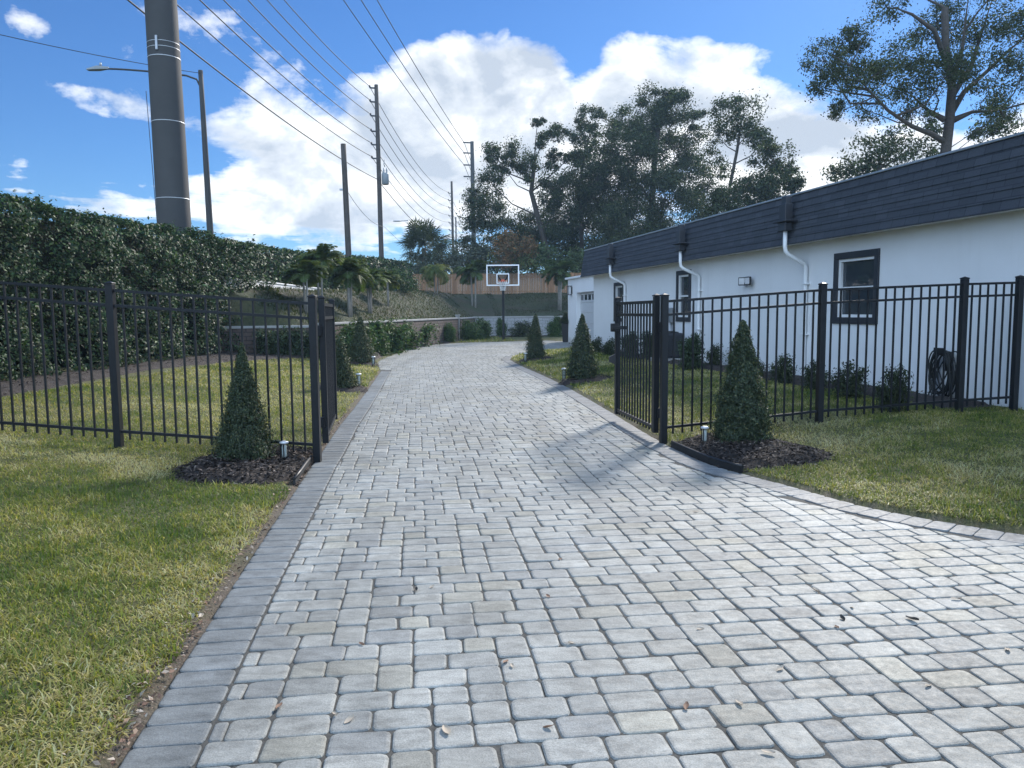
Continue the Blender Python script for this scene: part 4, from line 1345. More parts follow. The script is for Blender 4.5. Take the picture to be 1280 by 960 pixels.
# the big oak behind the house, and the lower tree beside it
b = at(1182, 240, 36); b.z = .2
tree('oak_tree', 'big spreading oak with a thick grey trunk behind the house roof', 'tree', b, 36,
     [(1027, 72, 20), (1030, 110, 16), (1050, 50, 15), (1077, 48, 17), (1060, 86, 25), (1054, 138, 14), (1085, 105, 26), (1085, 138, 16), (1115, 74, 24), (1135, 120, 25), (1110, 14, 19), (1135, 70, 20), (1160, 98, 24), (1185, 92, 24), (1180, 22, 22), (1205, 50, 22), (1230, 20, 24), (1258, 28, 20), (1265, 62, 22), (1235, 118, 22), (1250, 135, 18), (1280, 86, 20), (1150, 140, 16), (1148, -30, 26), (1205, -40, 28), (1262, -30, 26), (1300, 40, 30), (1310, 110, 26), (1045, 70, 14), (1040, 95, 14), (1160, 40, 18), (1100, 95, 20), (1215, 85, 16)],
     .25, [at(1182, 190, 36), at(1187, 150, 36), at(1190, 108, 36), at(1182, 60, 36), at(1181, 10, 36), at(1222, 100, 36.5), at(1255, 66, 36.8), ][:5], limbs=([at(1182, 178, 36), at(1165, 168, 35.8), at(1140, 158, 35.5), at(1110, 138, 35), at(1085, 112, 34.6), at(1062, 82, 34.4)], [at(1190, 140, 36), at(1205, 115, 36.3), at(1235, 88, 36.6), at(1262, 62, 36.9), at(1290, 40, 37)],
     [at(1189, 122, 36), at(1215, 80, 36.5), at(1226, 45, 37), at(1240, 0, 37)], [at(1190, 100, 36), at(1168, 38, 35.2), at(1140, 18, 35), at(1115, 8, 35)], [at(1181, 150, 36), at(1160, 138, 36.4), at(1135, 115, 36.6)], [at(1190, 105, 36), at(1203, 60, 35.4), at(1210, 0, 35)], [at(1192, 150, 36), at(1215, 140, 36), at(1250, 138, 36)]), dens=5.2, L=.115, seed=6, clus=.36, group=None)
b = at(1090, 240, 50); b.z = 1.0
tree('small_tree', 'lower dark tree peeping over the roof below the big oak', 'tree', b, 50,
     [(1064, 208, 20), (1088, 190, 22), (1118, 178, 18), (1150, 186, 16), (1167, 160, 12), (1110, 200, 18), (1052, 220, 14), (1240, 150, 16), (1258, 158, 14), (1225, 165, 12)], .2, [at(1095, 225, 50), at(1100, 205, 50)], dens=2.4, L=.2, seed=7)
BG = 'bushes behind the board fence'
AUT = [(.17, .085, .03), (.12, .08, .035), (.07, .075, .03), (.20, .105, .04)]
GRN = [(.05, .085, .03), (.07, .11, .038), (.09, .13, .045)]
GRY = [(.06, .075, .045), (.09, .10, .06), (.045, .06, .03)]
for bx, Y, blobs, cols, lab in (
        (640, 67.9, [(632, 312, 14), (648, 306, 16), (640, 320, 16), (658, 316, 12), (636, 298, 9), (662, 305, 8)], AUT, 'autumn coloured orange bush behind the board fence above the hoop'),
        (622, 67.7, [(618, 326, 12), (632, 330, 12), (646, 330, 12), (660, 328, 11)], YPAL, 'low yellow green bush behind the fence beneath the orange bush'),
        (584, 69, [(580, 312, 13), (592, 318, 14), (575, 322, 12), (585, 302, 9), (600, 325, 12), (568, 338, 12), (584, 336, 12), (600, 338, 12), (612, 336, 11)], GRY, 'grey green bush behind the fence right of the sabal palm'),
        (680, 67.9, [(672, 318, 12), (684, 322, 14), (676, 332, 12)], GRN, 'mid green bush behind the fence right of the orange bush'),
        (722, 68, [(716, 330, 14), (730, 326, 12), (722, 342, 12), (735, 340, 10)], GRN, 'mid green bush behind the fence next to the house corner'),
        (545, 70, [(540, 325, 13), (555, 330, 12), (530, 332, 12), (566, 326, 10), (548, 340, 12), (528, 340, 12), (518, 336, 11)], GRY, 'grey green bush at the foot of the sabal palm')):
    b = at(bx, 345, Y); b.z = 3.1
    tree('bush', lab, 'bush', b, Y, blobs, .07, [at(bx, 338, Y)], dens=2.4, L=.22, cols=cols, group=BG, seed=int(bx), mt='leaf_matt')
SP_ = [(695, 300, 30), (760, 300, 30), (735, 318, 26), (800, 315, 30), (655, 320, 22), (830, 320, 30)]
b = at(745, 345, 79); b.z = 3.0
tree('thicket', 'dark thicket filling the space below the tall trees', 'bush', b, 80, SP_, .1, [at(745, 330, 76)], dens=3.2, L=.26, cols=OAKC, seed=40)


def frond_palm(seed, nf, Lf, H, cols, droop=1.0, stems=((0, 0),), nleaf=26, wl=.062):
    """feather palm(s) sharing a foot: slim trunks, arching feathered fronds"""
    g = np.random.default_rng(seed); t_ = thing('feather_palm', 'x', 'palm')
    for sx, sy in stems:
        m = MB(); hh = H * g.uniform(.88, 1.1)
        tip = Vector((sx * 1.8, sy * 1.8, hh))
        m.tube([(sx, sy, -.15), (sx * 1.3, sy * 1.3, hh * .5), tip], [.055, .045, .04], 8)
        m.build('trunk', M['palm_trunk'], t_)
        V = []
        for k in range(nf):
            a = 2 * math.pi * k / nf + g.normal() * .3; el = g.uniform(-.15, 1.4)
            d = np.array([math.cos(a), math.sin(a), 0]); p = np.array(tip); L_ = Lf * g.uniform(.8, 1.1)
            e = el; rach = [p.copy()]
            for s in range(12):
                p = p + (d * math.cos(e) + np.array([0, 0, math.sin(e)])) * L_ / 12; e -= droop * (.10 + .03 * s * .6); rach.append(p.copy())
            rach = np.array(rach)
            side = np.array([-math.sin(a), math.cos(a), 0])
            for s in range(12):   # rachis ribbon
                w = .012; V += [rach[s] - side * w, rach[s] + side * w, rach[s + 1] + side * w * .7, rach[s + 1] - side * w * .7]
            for q_ in range(nleaf):
                u = .16 + .84 * q_ / nleaf; i = min(int(u * 12), 11); f = u * 12 - i
                c = rach[i] * (1 - f) + rach[i + 1] * f; fw = rach[i + 1] - rach[i]; fw /= np.linalg.norm(fw)
                ll = Lf * .30 * math.sin(math.pi * (.12 + .82 * u)) * g.uniform(.8, 1.15)
                for sd in (1, -1):
                    dr = side * sd * .85 + fw * .55 + np.array([0, 0, -.35 * g.random() + .15]); dr /= np.linalg.norm(dr)
                    e2 = c + dr * ll; e2[2] -= ll * .25
                    mid = c + dr * ll * .5
                    V += [c, mid + fw * wl * .5, e2, mid - fw * wl * .5]
        V = np.array(V)
        quads('fronds', V, M['frond'], t_, np.repeat(tints(nf, cols, None, .2), len(V) // 4 // nf, axis=0))
    return t_
fp1 = frond_palm(1, 17, 1.05, 1.8, PALM, .68, ((-.08, 0), (.10, .05)))
fp2 = frond_palm(2, 16, 1.1, 1.9, PALM, .72, ((0, 0), (.16, -.05), (-.12, .08)))
fp3 = frond_palm(3, 18, 1.6, 1.8, YPAL, 1.3, ((-.12, 0), (.14, .05)))
PG = 'feather palms on the banks'
def palm_at(o0, px, py, Yg, pt, nat, lab, sc=1.0):
    b = at(px, py, Yg); b.z = hz(b.x, b.y) - .05
    h = (at(px, pt, Yg).z - b.z) / nat
    o = put(o0, b, h, h * sc, lab, PG); return o
palm_at(fp1, 402, 390, 28, 293, 2.75, 'feather palm poking above the hedge, leftmost of the palms', .85)
palm_at(fp2, 437, 393, 30, 306, 3.0, 'feather palm with three pale trunks in front of the short leaning pole')
palm_at(fp2, 463, 391, 33, 325, 3.0, 'bushy feather palm just right of the short leaning pole', 1.15)
palm_at(fp1, 486, 388, 37, 333, 2.75, 'lower feather palm below the tall transformer pole', 1.15)
palm_at(fp3, 545, 386, 50.8, 320, 2.9, 'yellowing feather palm with drooping fronds below the sabal palm', 1.0)
palm_at(fp1, 593, 380, 55, 316, 2.75, 'dark feather palm left of the hoop on the far slope', .9)
palm_at(fp2, 699, 377, 56, 312, 3.0, 'dark feather palm right of the hoop near the house corner', .9)
palm_at(fp1, 384, 392, 26.5, 316, 2.75, 'small feather palm tucked in front of the hedge by the left gate', 1.1)

BK = None
for bx, by, Y, bl_, lab in ((500, 380, 44, [(480, 350, 17), (495, 352, 17), (507, 356, 15), (488, 366, 12)], 'leafy bush on the left bank below the tall pole wires'),):
    b = at(bx, by, Y); b.z = hz(b.x, b.y) - .03
    tree('bush', lab, 'bush', b, Y, bl_, .05, [at(bx, by - 12, Y)], dens=5.5, L=.11, cols=HEDG, group=BK, seed=int(bx), mt='leaf', clus=.46)

# sabal palm: fans
g = np.random.default_rng(77)
sb = at(528, 330, 72); sb.z = 3.0
sab = thing('sabal_palm', 'dark round headed fan palm against the bright sky by the wires', 'palm', sb)
hd_ = at(530, 310, 72) - sb
m = MB(); m.tube([(0, 0, -.2), hd_], [.22, .2], 10); m.build('trunk', M['bark'], sab)
V = []; FT = []
for k in range(80):
    a = g.random() * 6.283; el = g.uniform(-.5, 1.35); d = np.array([math.cos(a) * math.cos(el), math.sin(a) * math.cos(el), math.sin(el)])
    c0 = np.array(hd_) + d * .3; st = c0 + d * g.uniform(.7, 1.75)
    side = unit(np.cross(d, [[0, 0, 1.0]]))[0]; upv = np.cross(side, d)
    tw_ = g.uniform(-1.2, 1.2); side, upv = side * math.cos(tw_) + upv * math.sin(tw_), upv * math.cos(tw_) - side * math.sin(tw_)
    V += [c0 - side * .03, c0 + side * .03, st + side * .02, st - side * .02]
    nb = 15; col = tints(1, DARK, None, .2)[0]; FT.append(col)
    for q_ in range(nb):
        w = (q_ / (nb - 1) - .5) * 4.0
        dr = d * math.cos(w) + side * math.sin(w) - upv * .12 + np.array([0, 0, -.12]); dr /= np.linalg.norm(dr)
        ll = 1.3 * (1 - .12 * abs(w)) * g.uniform(.85, 1.1)
        pw = np.cross(dr, upv); mid = st + dr * ll * .55; e2 = st + dr * ll + np.array([0, 0, -.22 * g.random()])
        V += [st, mid + pw * .055, e2, mid - pw * .055]; FT.append(col * g.uniform(.8, 1.2))
quads('fronds', np.array(V), M['frond'], sab, np.array(FT))

# ------------------------------------------------------------------ mulch beds, edging, chips
def bed(pts, zoff, nchip, name='mulch_bed'):
    A = np.array(pts); c = A.mean(0)
    x0, y0 = A.min(0) - .05; x1, y1 = A.max(0) + .05
    st = max(.05, (x1 - x0) / 110)
    xs = np.arange(x0, x1 + st, st); ys = np.arange(y0, y1 + st, st)
    XX, YY = np.meshgrid(xs, ys)
    d = seg_dist(XX, YY, np.vstack([A, A[:1]])); d = np.where(inside(XX, YY, A), d, -d) + .10 * (vnoise(XX * 3.1, YY * 3.1) - .5) + .05 * (vnoise(XX * 9, YY * 9) - .5)
    Z = hgt(XX, YY) + np.clip(-.03 + .09 * sstep(-.02, .25, d), -.1, .1) + zoff + .035 * (vnoise(XX * 8, YY * 8) - .5) * (d > 0)
    ii = np.arange(XX.size).reshape(XX.shape)
    fc = np.stack([ii[:-1, :-1], ii[:-1, 1:], ii[1:, 1:], ii[1:, :-1]], -1).reshape(-1, 4)
    keep = (d.ravel()[fc].max(1) > -.03)
    o = quads(name, np.stack([XX, YY, Z], -1).reshape(-1, 3), M['mulch'], None, None, fc[keep], True); tag(o, kind='structure')
    if nchip:
        px = x0 + rng.random(nchip * 3) * (x1 - x0); py = y0 + rng.random(nchip * 3) * (y1 - y0)
        dd_ = seg_dist(px, py, np.vstack([A, A[:1]])); dd_ = np.where(inside(px, py, A), dd_, -dd_) + .10 * (vnoise(px * 3.1, py * 3.1) - .5)
        k = dd_ > -.06; px, py, dd_ = px[k], py[k], dd_[k]
        z = hgt(px, py) + np.clip(-.03 + .09 * sstep(-.02, .25, dd_), -.1, .1) + zoff + .022 + .01 * rng.random(len(px))
        P = np.stack([px, py, z], 1)
        Vv = leaf_verts(P, np.tile([0, 0, 1.0], (len(P), 1)), .025 + .05 * rng.random(len(P)) ** 1.5, .35, .35)
        o = quads('mulch_chips', Vv, M['mulch_chip'], None, tints(len(P), [(.022, .016, .014), (.05, .036, .03), (.10, .075, .06), (.20, .16, .13)], [.4, .35, .2, .05], .2)); tag(o, 'dark shredded bark chips strewn over the mulch bed', 'mulch', kind='stuff')
BEDS = []
bl = [onlawn(x, y).xy for x, y in ((384, 586), (400, 566), (352, 560), (300, 562), (250, 572), (216, 588), (214, 600), (250, 606), (310, 607), (370, 606))]
BEDS.append(bl); bed(bl, 0, 1800)
br_ = [onlawn(x, y).xy for x, y in ((838, 557), (872, 546), (930, 545), (985, 553), (1040, 568), (1043, 576), (1000, 583), (950, 588), (926, 589), (897, 581), (868, 571))]
BEDS.append(br_); bed(br_, 0, 1900)
for q, r, n in ((CON[0], .62, 260), (CON[1], .55, 120), (CON[2], .62, 200), (CON[3], .6, 100)):
    pts = [Vector((q.x + r * 1.15 * math.cos(a), q.y + r * .9 * math.sin(a))) for a in np.linspace(0, 6.28, 12)[:-1]]
    BEDS.append(pts); bed(pts, 0, n)
# strip along the house and along the hedge
wb = [hp(t_, LW - o_, 0).xy for t_, o_ in ((9.0, .0), (9.0, 1.0), (12, 1.05), (15.5, .95), (18, 1.0), (22, .9), (27.5, 1.0), (27.5, 0.0))]
BEDS.append(wb); bed(wb, 0, 1500)
hb_ = [Vector(p) for p in ((-8.9, 4), (-7.9, 4), (-7.8, 9), (-7.55, 12), (-7.95, 17), (-7.6, 21), (-6.4, 23.6), (-6.4, 24.5), (-8.9, 24.5))]
BEDS.append(hb_); bed(hb_, 0, 1500)
sb_ = [gnd(x, y).xy for x, y in ((438, 456), (471, 452), (498, 437.5), (523, 431), (520, 428), (480, 434), (440, 447))]
BEDS.append(sb_); bed(sb_, 0, 300)
sb2 = [Vector(p) for p in ((-4.2, 38.5), (-2.7, 44.0), (-2.0, 49.2), (12, 50.0), (12, 49.0), (-1.2, 48.2), (-2.1, 44), (-3.4, 38.6))]
BEDS.append(sb2); bed(sb2, 0, 0)


def edging(label, pts, h, flip):
    m = MB(); pts = [Vector((p.x, p.y, 0)) for p in pts]
    for i in range(len(pts) - 1):
        a, b = pts[i], pts[i + 1]; bar(m, (a.x, a.y, h / 2 - .03), (b.x, b.y, h / 2 - .03), .022, h + .02)
    m.tube([(p.x, p.y, h - .02) for p in pts], .016, 8)
    o = m.build('landscape_edging', M['black_plastic']); return tag(o, label, 'edging', 'black plastic bed edgings')
edging('black plastic edging curving between the right mulch bed and the pavers', [p + Vector((.02, .012)) for p in gp([(838, 559), (852, 565.5), (871, 574), (884, 579.5), (898, 584), (913, 588.2), (926, 591)])], .085, 1)
edging('black plastic edging between the left mulch bed and the paver border', [p + Vector((-.03, 0)) for p in gp([(372, 607), (380, 596), (386, 587), (393, 578)])], .085, 1)


# ------------------------------------------------------------------ path lights
def path_light():
    t_ = thing('path_light', 'x', 'path light', group='bollard path lights beside the drive')
    m = MB(); m.lathe((0, 0, 0), [(.035, -.03), (.042, .0), (.042, .03), (.03, .04)], 12); m.build('base', M['lantern_black'], t_)
    m = MB(); m.lathe((0, 0, .21), [(.046, 0), (.050, .004), (.050, .020), (.02, .030)], 14); m.build('cap', M['galvanised'], t_)
    m = MB()
    for k in range(4):
        a = math.pi / 4 + k * math.pi / 2; m.box((.042 * math.cos(a), .042 * math.sin(a), .125), (.009, .009, .18))
    m.build('frame', M['lantern_black'], t_)
    m = MB(); m.lathe((0, 0, .04), [(.030, 0), (.030, .168)], 12); m.build('glass', M['clear_glass'], t_)
    m = MB(); m.lathe((0, 0, .05), [(.020, 0), (.027, .02), (.027, .13), (.018, .15)], 10); m.build('lamp', M['frosted'], t_)
    return t_
pl0_ = path_light()
for k, (px, py, lab) in enumerate(((356, 582, 'small lantern shaped path light in the mulch beside the left evergreen'), (880.5, 561, 'small lantern shaped path light in the mulch left of the right evergreen'),
                                   (448.5, 484, 'small path light on the left lawn strip just past the left gate'), (467, 458, 'small path light at the far left corner of the paver border'),
                                   (705, 476.5, 'small path light beside the nearer evergreen of the right lawn strip'), (657, 453, 'small path light beside the evergreen at the right lawn tip'))):
    q = onlawn(px, py); o = pl0_ if k == 0 else copy_tree(pl0_)
    s = .92 if k < 2 else 1.25
    place(o, (q.x, q.y, q.z + (.04 if k < 2 else 0)), s, s, lab, 'bollard path lights beside the drive')

# ------------------------------------------------------------------ grass blades
GC = np.array([(.075, .125, .022), (.135, .18, .032), (.235, .25, .055), (.40, .345, .12), (.54, .46, .25)])


def lawn(name, label, x0, x1, y0, y1, step, dens, Lb, wb_):
    """coarse lawn; dens(y) blades per m2"""
    P = []
    y = y0
    while y < y1:
        n = int(dens(y) * (x1 - x0) * step)
        P.append(np.stack([x0 + rng.random(n) * (x1 - x0), y + rng.random(n) * step], 1)); y += step
    P = np.vstack(P)
    X, Y = P[:, 0], P[:, 1]
    d = seg_dist(X, Y, CLOSED)
    left = X < np.interp(Y, ELA[:, 1], ELA[:, 0])
    need = np.where(left, .03 + .10 * (vnoise(X * 4, Y * 4) - .25), .05 + .03 * vnoise(X * 5, Y * 5))
    ok = ~inside(X, Y, POLYA) & (d > need)
    ok &= (nH.x * X + nH.y * Y < LW - .05)
    dl = -3.1 - .153 * (44.2 - Y) - X
    ok &= ~((dl > -.25) & (Y > 23.4)) & (Y < 49.7)
    for b in BEDS:
        A = np.array([[p[0], p[1]] for p in b])
        m_ = ok & (X > A[:, 0].min() - .2) & (X < A[:, 0].max() + .2) & (Y > A[:, 1].min() - .2) & (Y < A[:, 1].max() + .2)
        i = np.where(m_)[0]
        if len(i):
            dd_ = seg_dist(X[i], Y[i], np.vstack([A, A[:1]])); dd_ = np.where(inside(X[i], Y[i], A), dd_, -dd_) + .10 * (vnoise(X[i] * 3.1, Y[i] * 3.1) - .5)
            ok[i[dd_ > .0]] = False
    # in view only (plus a margin)
    ok &= (np.abs(X) < .80 * (Y + 1.2) + .4)
    P = P[ok]; X, Y = P[:, 0], P[:, 1]; n = len(P)
    clump = vnoise(X * 3.3 + 5, Y * 3.3); clump2 = vnoise(X * .8 + 2, Y * .8 + 9); fine = vnoise(X * 11, Y * 11)
    Z = hgt(X, Y)
    sc = np.clip(Y / 9.0, 1, 2.6)
    L = Lb * (.5 + .9 * rng.random(n)) * (.6 + .8 * clump) * np.sqrt(sc)
    W = wb_ * (.7 + .6 * rng.random(n)) * sc
    a = rng.random(n) * 2 * math.pi; lean = np.clip(rng.normal(.95, .33, n), .15, 1.5)
    clump3 = vnoise(X * 1.7 + 31, Y * 1.7 + 4)
    dry = .24 + .85 * (clump2 - .5) + .55 * (fine - .5) + .45 * (clump - .5) + .7 * (clump3 - .5)
    s = np.clip(rng.normal(0, 1, n) * .25 + dry + .29, 0, .999)
    lean = np.where(s > .6, np.clip(lean + .35, 0, 1.55), lean)
    dx, dy = np.cos(a), np.sin(a)
    base = np.stack([X, Y, Z - .004], 1)
    side = np.stack([-dy, dx, 0 * dx], 1) * (W * .5)[:, None]
    l1, l2 = lean * .65, np.minimum(lean * 1.3, 1.9)
    mid = base + np.stack([dx * np.sin(l1), dy * np.sin(l1), np.cos(l1)], 1) * (L * .5)[:, None]
    tip = mid + np.stack([dx * np.sin(l2), dy * np.sin(l2), np.cos(l2)], 1) * (L * .5)[:, None]
    tip[:, 2] = np.maximum(tip[:, 2], Z + .004)
    V = np.stack([base - side, base + side, mid + side * .85, mid - side * .85, tip + side * .15, tip - side * .15], 1).reshape(-1, 3)
    i0 = np.arange(n)[:, None] * 6
    fc = np.concatenate([i0 + [0, 1, 2, 3], i0 + [3, 2, 4, 5]], 1).reshape(-1, 4)
    f = s * 4; k = f.astype(int); fr = (f - k)[:, None]
    col = GC[k] * (1 - fr) + GC[np.minimum(k + 1, 4)] * fr
    col *= (1 + .15 * rng.normal(size=(n, 1)))
    o = quads(name, V, M['grass'], None, np.repeat(np.clip(col, .01, .5), 2, axis=0), fc)
    return tag(o, label, 'grass', kind='stuff')
lawn('lawn_grass', 'patchy green and straw coloured lawn left of the drive', -7.6, -1.0, 1.9, 28, .5, lambda y: float(np.interp(y, [2, 4, 6, 9, 14, 28], [7200, 6200, 4000, 2000, 700, 190])), .050, .0060)
lawn('lawn_grass', 'greener lawn right of the drive reaching to the house', -.6, 9.0, 4.2, 31, .5, lambda y: float(np.interp(y, [4, 6, 9, 14, 28], [4600, 4000, 2500, 750, 190])), .054, .0062)
lawn('lawn_grass', 'small strip of lawn before the grey wall at the end of the drive', -3, 9, 40, 49.6, .5, lambda y: 90, .09, .008)

n = 90000
s_ = rng.random(n) * 62; o_ = rng.random(n) ** 1.3 * 17 + .25
PW = np.array([[*wall_pt(s)] for s in np.linspace(0, 63, 127)])
i = np.clip((s_ * 2).astype(int), 0, 125)
dv = PW[np.minimum(i + 4, 126)] - PW[np.maximum(i - 4, 0)]; dv = unit(dv)
X = PW[i, 0] + dv[:, 0] * rng.random(n) * .5 - dv[:, 1] * o_; Y = PW[i, 1] + dv[:, 1] * rng.random(n) * .5 + dv[:, 0] * o_
ok = (X > -9.0) & (Y < 66.8) & (vnoise(X * .45, Y * .45) + .35 * rng.random(n) > .52) & (X < 14)
X, Y = X[ok], Y[ok]; n = len(X); Z = hill(X, Y)
a_ = rng.random(n) * 6.283; Lb = .05 + .08 * rng.random(n)
tp3 = np.stack([X + np.cos(a_) * Lb * .8, Y + np.sin(a_) * Lb * .8, Z + Lb * .8], 1)
sd = np.stack([-np.sin(a_), np.cos(a_), 0 * a_], 1) * .016; b0 = np.stack([X, Y, Z - .01], 1)
V = np.stack([b0 - sd, b0 + sd, tp3 + sd * .3, tp3 - sd * .3], 1)
o = quads('bank_grass', V, M['grass'], None, tints(n, [(.028, .046, .016), (.042, .058, .020), (.065, .068, .030), (.10, .088, .045)], [.34, .36, .23, .07], .2))
tag(o, 'thin dry grass growing on the bank behind the retaining walls', 'grass', kind='stuff')

# ------------------------------------------------------------------ fallen leaves
n = 1900
i = rng.integers(0, len(ELA) - 3, n); u = rng.random(n)
q0 = ELA[i] * (1 - u[:, None]) + ELA[i + 1] * u[:, None]
k = (q0[:, 1] > 1.8) & (q0[:, 1] < 14); q0 = q0[k]
off = -np.abs(rng.normal(.05, .07, len(q0)))
X, Y = q0[:, 0] + off, q0[:, 1]
P = np.stack([X, Y, np.maximum(hgt(X, Y), -.002) + .012], 1)
o = quads('leaf_litter', leaf_verts(P, np.tile([0, 0, 1.0], (len(P), 1)), .010 + .034 * rng.random(len(P)) ** 3, .5, .4), M['litter'], None, tints(len(P), [(.16, .09, .06), (.28, .19, .13), (.40, .33, .26), (.09, .06, .045)], None, .2))
tag(o, 'bits of dry brown leaf littering the soil edge of the left lawn', 'leaf litter', kind='stuff')


def dry_leaf(name, col, seed):
    g = np.random.default_rng(seed); V = []; fc = []
    nu = 7
    for a in range(nu):
        u = a / (nu - 1); w = .5 * math.sin(math.pi * (.05 + .9 * u)) ** .8 * .45
        for s in (-1, -.5, 0, .5, 1):
            V.append((u - .5, s * w, .10 * abs(s) ** 1.5 * (1 + .5 * math.sin(5 * u)) + .12 * (u - .5) ** 2 * 2 + .02))
    for a in range(nu - 1):
        for b in range(4):
            fc.append((a * 5 + b, (a + 1) * 5 + b, (a + 1) * 5 + b + 1, a * 5 + b + 1))
    return quads(name, np.array(V), M['litter'], None, np.tile(col, (len(fc), 1)), np.array(fc), True)
LV = [('fallen_leaf', (.42, .35, .27), 'pale dry curled leaf lying on the pavers'), ('fallen_leaf', (.22, .13, .085), 'brown dry curled leaf lying on the pavers'), ('fallen_leaf', (.04, .038, .035), 'dark damp leaf lying on the right side pavers')]
lpos = [[(558, 914, .07), (437, 901, .055), (419, 893, .035), (960, 941, .05), (1160, 858, .045), (715, 805, .05), (540, 734, .04), (1020, 738, .05), (875, 787, .045), (1195, 749, .06), (975, 837, .05), (1259, 813, .05), (924, 880, .05), (640, 833, .035), (870, 640, .05), (1065, 760, .04)],
        [(349, 884, .045), (686, 910, .045), (858, 884, .05), (632, 828, .045), (685, 746, .045), (452, 806, .035), (1046, 785, .04), (700, 700, .04)],
        [(1140, 775, .07), (1053, 774, .05), (520, 738, .05)]]
for (nm, col, lab), ps in zip(LV, lpos):
    o0 = dry_leaf(nm, col, 3)
    for k, (px, py, s) in enumerate(ps):
        o = o0
        if k: o = o0.copy(); C.objects.link(o)
        q = gnd(px, py); o.location = (q.x, q.y, .003); o.rotation_euler = (rng.normal() * .15, rng.normal() * .15, rng.random() * 6.28); o.scale = (s, s, s * rng.uniform(.6, 1.3))
        tag(o, lab, 'leaf', lab.split(' lying')[0].replace('leaf', 'leaves') + ' on the pavers')

# ------------------------------------------------------------------ air
hm = bpy.data.materials.new('haze_air'); hm.use_nodes = True; hm.node_tree.nodes.clear()
pv = hm.node_tree.nodes.new('ShaderNodeVolumePrincipled'); pv.inputs['Color'].default_value = (.55, .78, 1, 1); pv.inputs['Density'].default_value = .00055; pv.inputs['Anisotropy'].default_value = .1
hm.node_tree.links.new(pv.outputs[0], hm.node_tree.nodes.new('ShaderNodeOutputMaterial').inputs['Volume'])
m = MB(); m.box((0, 550, 15), (2000, 1900, 34)); hz_o = m.build('haze', hm); tag(hz_o, 'faint bluish air between the camera and the far trees', 'haze', kind='stuff')

# ------------------------------------------------------------------ light and sky
sun = bpy.data.lights.new('sun', 'SUN'); sun.energy = 3.1; sun.angle = R(9); sun.color = (1, .945, .87)
so = bpy.data.objects.new('sun', sun); C.objects.link(so)
so.rotation_euler = (-SUND).to_track_quat('-Z', 'Y').to_euler(); so.location = (10, 20, 30)

w = bpy.data.worlds.new('World'); S.world = w; w.use_nodes = True
T_ = NT.__new__(NT); T_.t = w.node_tree; T_.t.nodes.clear(); t = T_
sky = t.n('ShaderNodeTexSky'); sky.sky_type = 'NISHITA'; sky.sun_disc = False
sky.sun_elevation = SUN_EL; sky.sun_rotation = SUN_AZ; sky.air_density = 1.0; sky.dust_density = .15; sky.ozone_density = 2.5; sky.altitude = 20
D = t.n('ShaderNodeTexCoord').outputs['Generated']
nrm = t.n('ShaderNodeVectorMath', operation='NORMALIZE'); t.l(D, nrm.inputs[0]); D = nrm.outputs[0]


def mapped(scale, loc=(0, 0, 0)):
    mp = t.n('ShaderNodeMapping'); mp.inputs['Scale'].default_value = scale; mp.inputs['Location'].default_value = loc
    t.l(D, mp.inputs[0]); return mp.outputs[0]


def blobs(lst, off=Vector((0, 0, 0))):
    tot = None
    for px, py, rx, ry, amp in lst:
        d = ray(px, py).normalized() + off
        sb = t.n('ShaderNodeVectorMath', operation='SUBTRACT'); t.l(D, sb.inputs[0]); sb.inputs[1].default_value = d
        ml = t.n('ShaderNodeVectorMath', operation='MULTIPLY'); t.l(sb.outputs[0], ml.inputs[0]); ml.inputs[1].default_value = (961 / rx, 961 / rx, 961 / ry)
        dt = t.n('ShaderNodeVectorMath', operation='DOT_PRODUCT'); t.l(ml.outputs[0], dt.inputs[0]); t.l(ml.outputs[0], dt.inputs[1])
        e = t.math('MULTIPLY', t.math('POWER', 2.718, t.math('MULTIPLY', dt.outputs['Value'], -1.0)), amp)
        tot = e if tot is None else t.math('ADD', tot, e)
    return tot
CLD = [(610, 115, 95, 70, 1.0), (505, 165, 95, 80, .95), (410, 250, 100, 60, .85), (560, 240, 165, 65, .82), (672, 150, 50, 90, .8), (535, 75, 45, 38, .55),
       (850, 120, 85, 50, .95), (905, 66, 55, 17, .75), (780, 112, 42, 46, .75), (960, 150, 68, 50, .8), (1030, 205, 75, 45, .9), (250, 258, 190, 26, .62), (120, 266, 130, 16, .42),
       (35, 205, 36, 18, .60), (165, 128, 40, 17, .60), (285, 165, 58, 22, .60), (240, 20, 110, 16, .47), (30, 30, 32, 22, .46), (155, 62, 30, 20, .46), (90, 110, 30, 10, .35), (330, 120, 50, 22, .42), (300, 60, 60, 16, .3), (1200, 210, 200, 60, .8), (800, 250, 300, 80, .65),
       (700, 3, 90, 6, .3), (350, 190, 50, 40, .42), (820, 55, 40, 16, .4),
       (722, 60, 22, 70, -.7), (430, 40, 85, 40, -.45), (600, 10, 140, 22, -.6), (1010, 40, 110, 55, -.45), (450, 312, 90, 10, .3), (520, 292, 60, 10, -.35), (620, 282, 30, 10, -.25)]
cov = blobs(CLD)
n1 = t.noise(1.0, 9, .58, mapped((5.5, 5.5, 9.0), (3.1, 1.7, .4)), .25)
n2 = t.noise(1.0, 7, .6, mapped((17, 17, 26), (1.1, 2.7, .9)), .15)
nn = t.math('ADD', t.math('MULTIPLY', n1, .58), t.math('MULTIPLY', n2, .44))
sepz = t.n('ShaderNodeSeparateXYZ'); t.l(D, sepz.inputs[0])
strk = t.math('MULTIPLY', t.math('SUBTRACT', t.noise(1.0, 6, .6, mapped((5, 5, 46), (.4, 2.2, .3)), .4), .56), t.ramp(sepz.outputs[2], [(.10, 2.6), (.24, .2)]))
cov = t.math('ADD', cov, strk)
den = t.math('ADD', cov, t.math('MULTIPLY', t.math('SUBTRACT', nn, .53), 3.1))
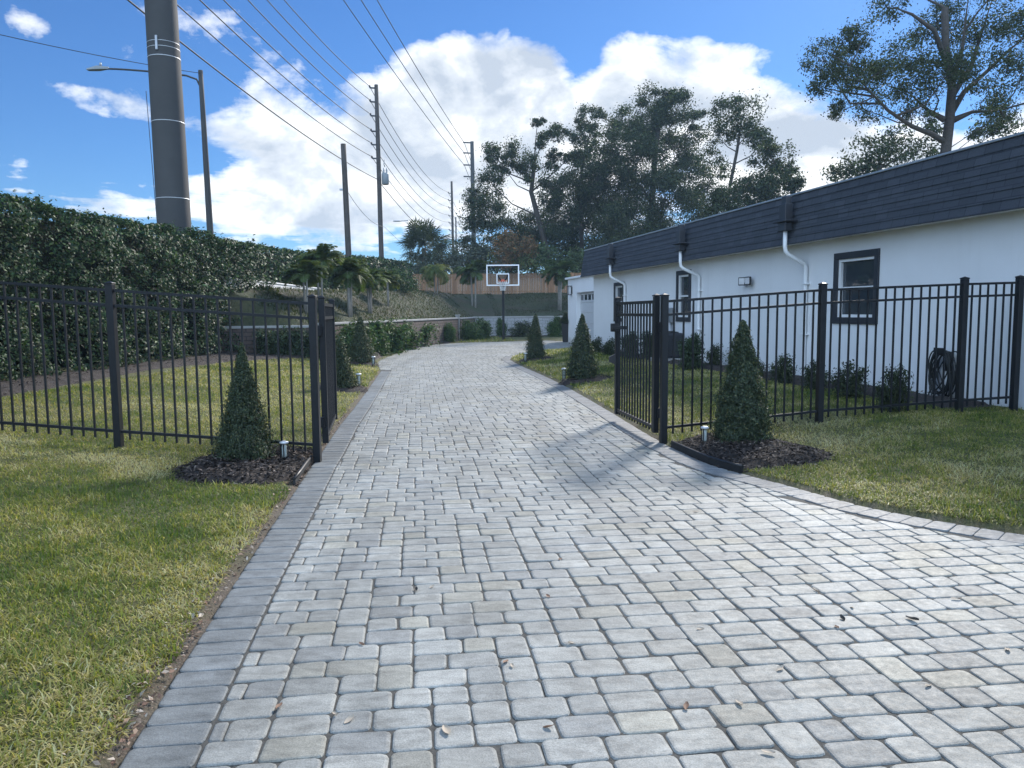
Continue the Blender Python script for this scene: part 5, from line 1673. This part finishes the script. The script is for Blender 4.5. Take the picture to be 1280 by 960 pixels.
mask = t.ramp(den, [(.34, 0.0), (.52, .50), (.80, 1.0)])
# other parts of the sky (behind the camera): scattered cloud of the same kind
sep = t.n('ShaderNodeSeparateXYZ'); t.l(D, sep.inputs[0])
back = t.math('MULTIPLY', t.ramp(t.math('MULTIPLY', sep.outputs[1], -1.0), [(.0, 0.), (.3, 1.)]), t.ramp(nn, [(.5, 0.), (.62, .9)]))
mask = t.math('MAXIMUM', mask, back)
mask = t.math('MULTIPLY', mask, t.ramp(sep.outputs[2], [(-.02, 0.), (.03, 1.)]))
# cloud brightness: lit side towards the sun and the top, greyer in thick middles and bases
n1b = t.noise(1.0, 6, .55, mapped((5.5, 5.5, 9.0), (3.1 - .10, 1.7 - .12, .4 - .26)), .25)
relief = t.math('SUBTRACT', n1, n1b)
lit = t.math('ADD', t.math('MULTIPLY', relief, 2.9), .62)
thick = t.ramp(den, [(.60, 0.0), (1.35, .33)])
lit = t.math('SUBTRACT', lit, thick)
lit = t.math('ADD', lit, t.math('MULTIPLY', t.math('SUBTRACT', n2, .5), .5), clamp=True)
ccol = t.ramp(lit, [(.05, (2.9, 3.3, 3.9)), (.36, (4.3, 4.6, 5.0)), (.60, (6.4, 6.45, 6.45))])
skc = t.n('ShaderNodeHueSaturation'); skc.inputs['Saturation'].default_value = 1.1; skc.inputs['Value'].default_value = 1.0; t.l(sky.outputs[0], skc.inputs['Color'])
skb = t.mix(1.0, skc.outputs[0], (.25, .395, .58), 'MULTIPLY')
fin = t.mix(mask, skb, ccol)
# fill light for the shaded wall: bluish veil added over the sky behind camera
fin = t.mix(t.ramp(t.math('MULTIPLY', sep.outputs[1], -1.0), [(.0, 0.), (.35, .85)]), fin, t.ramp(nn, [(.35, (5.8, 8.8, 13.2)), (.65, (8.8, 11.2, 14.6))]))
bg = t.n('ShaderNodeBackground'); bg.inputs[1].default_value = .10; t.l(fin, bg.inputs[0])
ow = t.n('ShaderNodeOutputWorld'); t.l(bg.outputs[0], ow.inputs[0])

S.view_settings.view_transform = 'Standard'; S.view_settings.look = 'None'; S.view_settings.exposure = 1.08; S.view_settings.gamma = 1.0
S.cycles.use_denoising = True
S.cycles.max_bounces = 6; S.cycles.diffuse_bounces = 3; S.cycles.glossy_bounces = 2; S.cycles.transmission_bounces = 4; S.cycles.transparent_max_bounces = 8
S.cycles.caustics_reflective = False; S.cycles.caustics_refractive = False
S.cycles.sample_clamp_indirect = 6
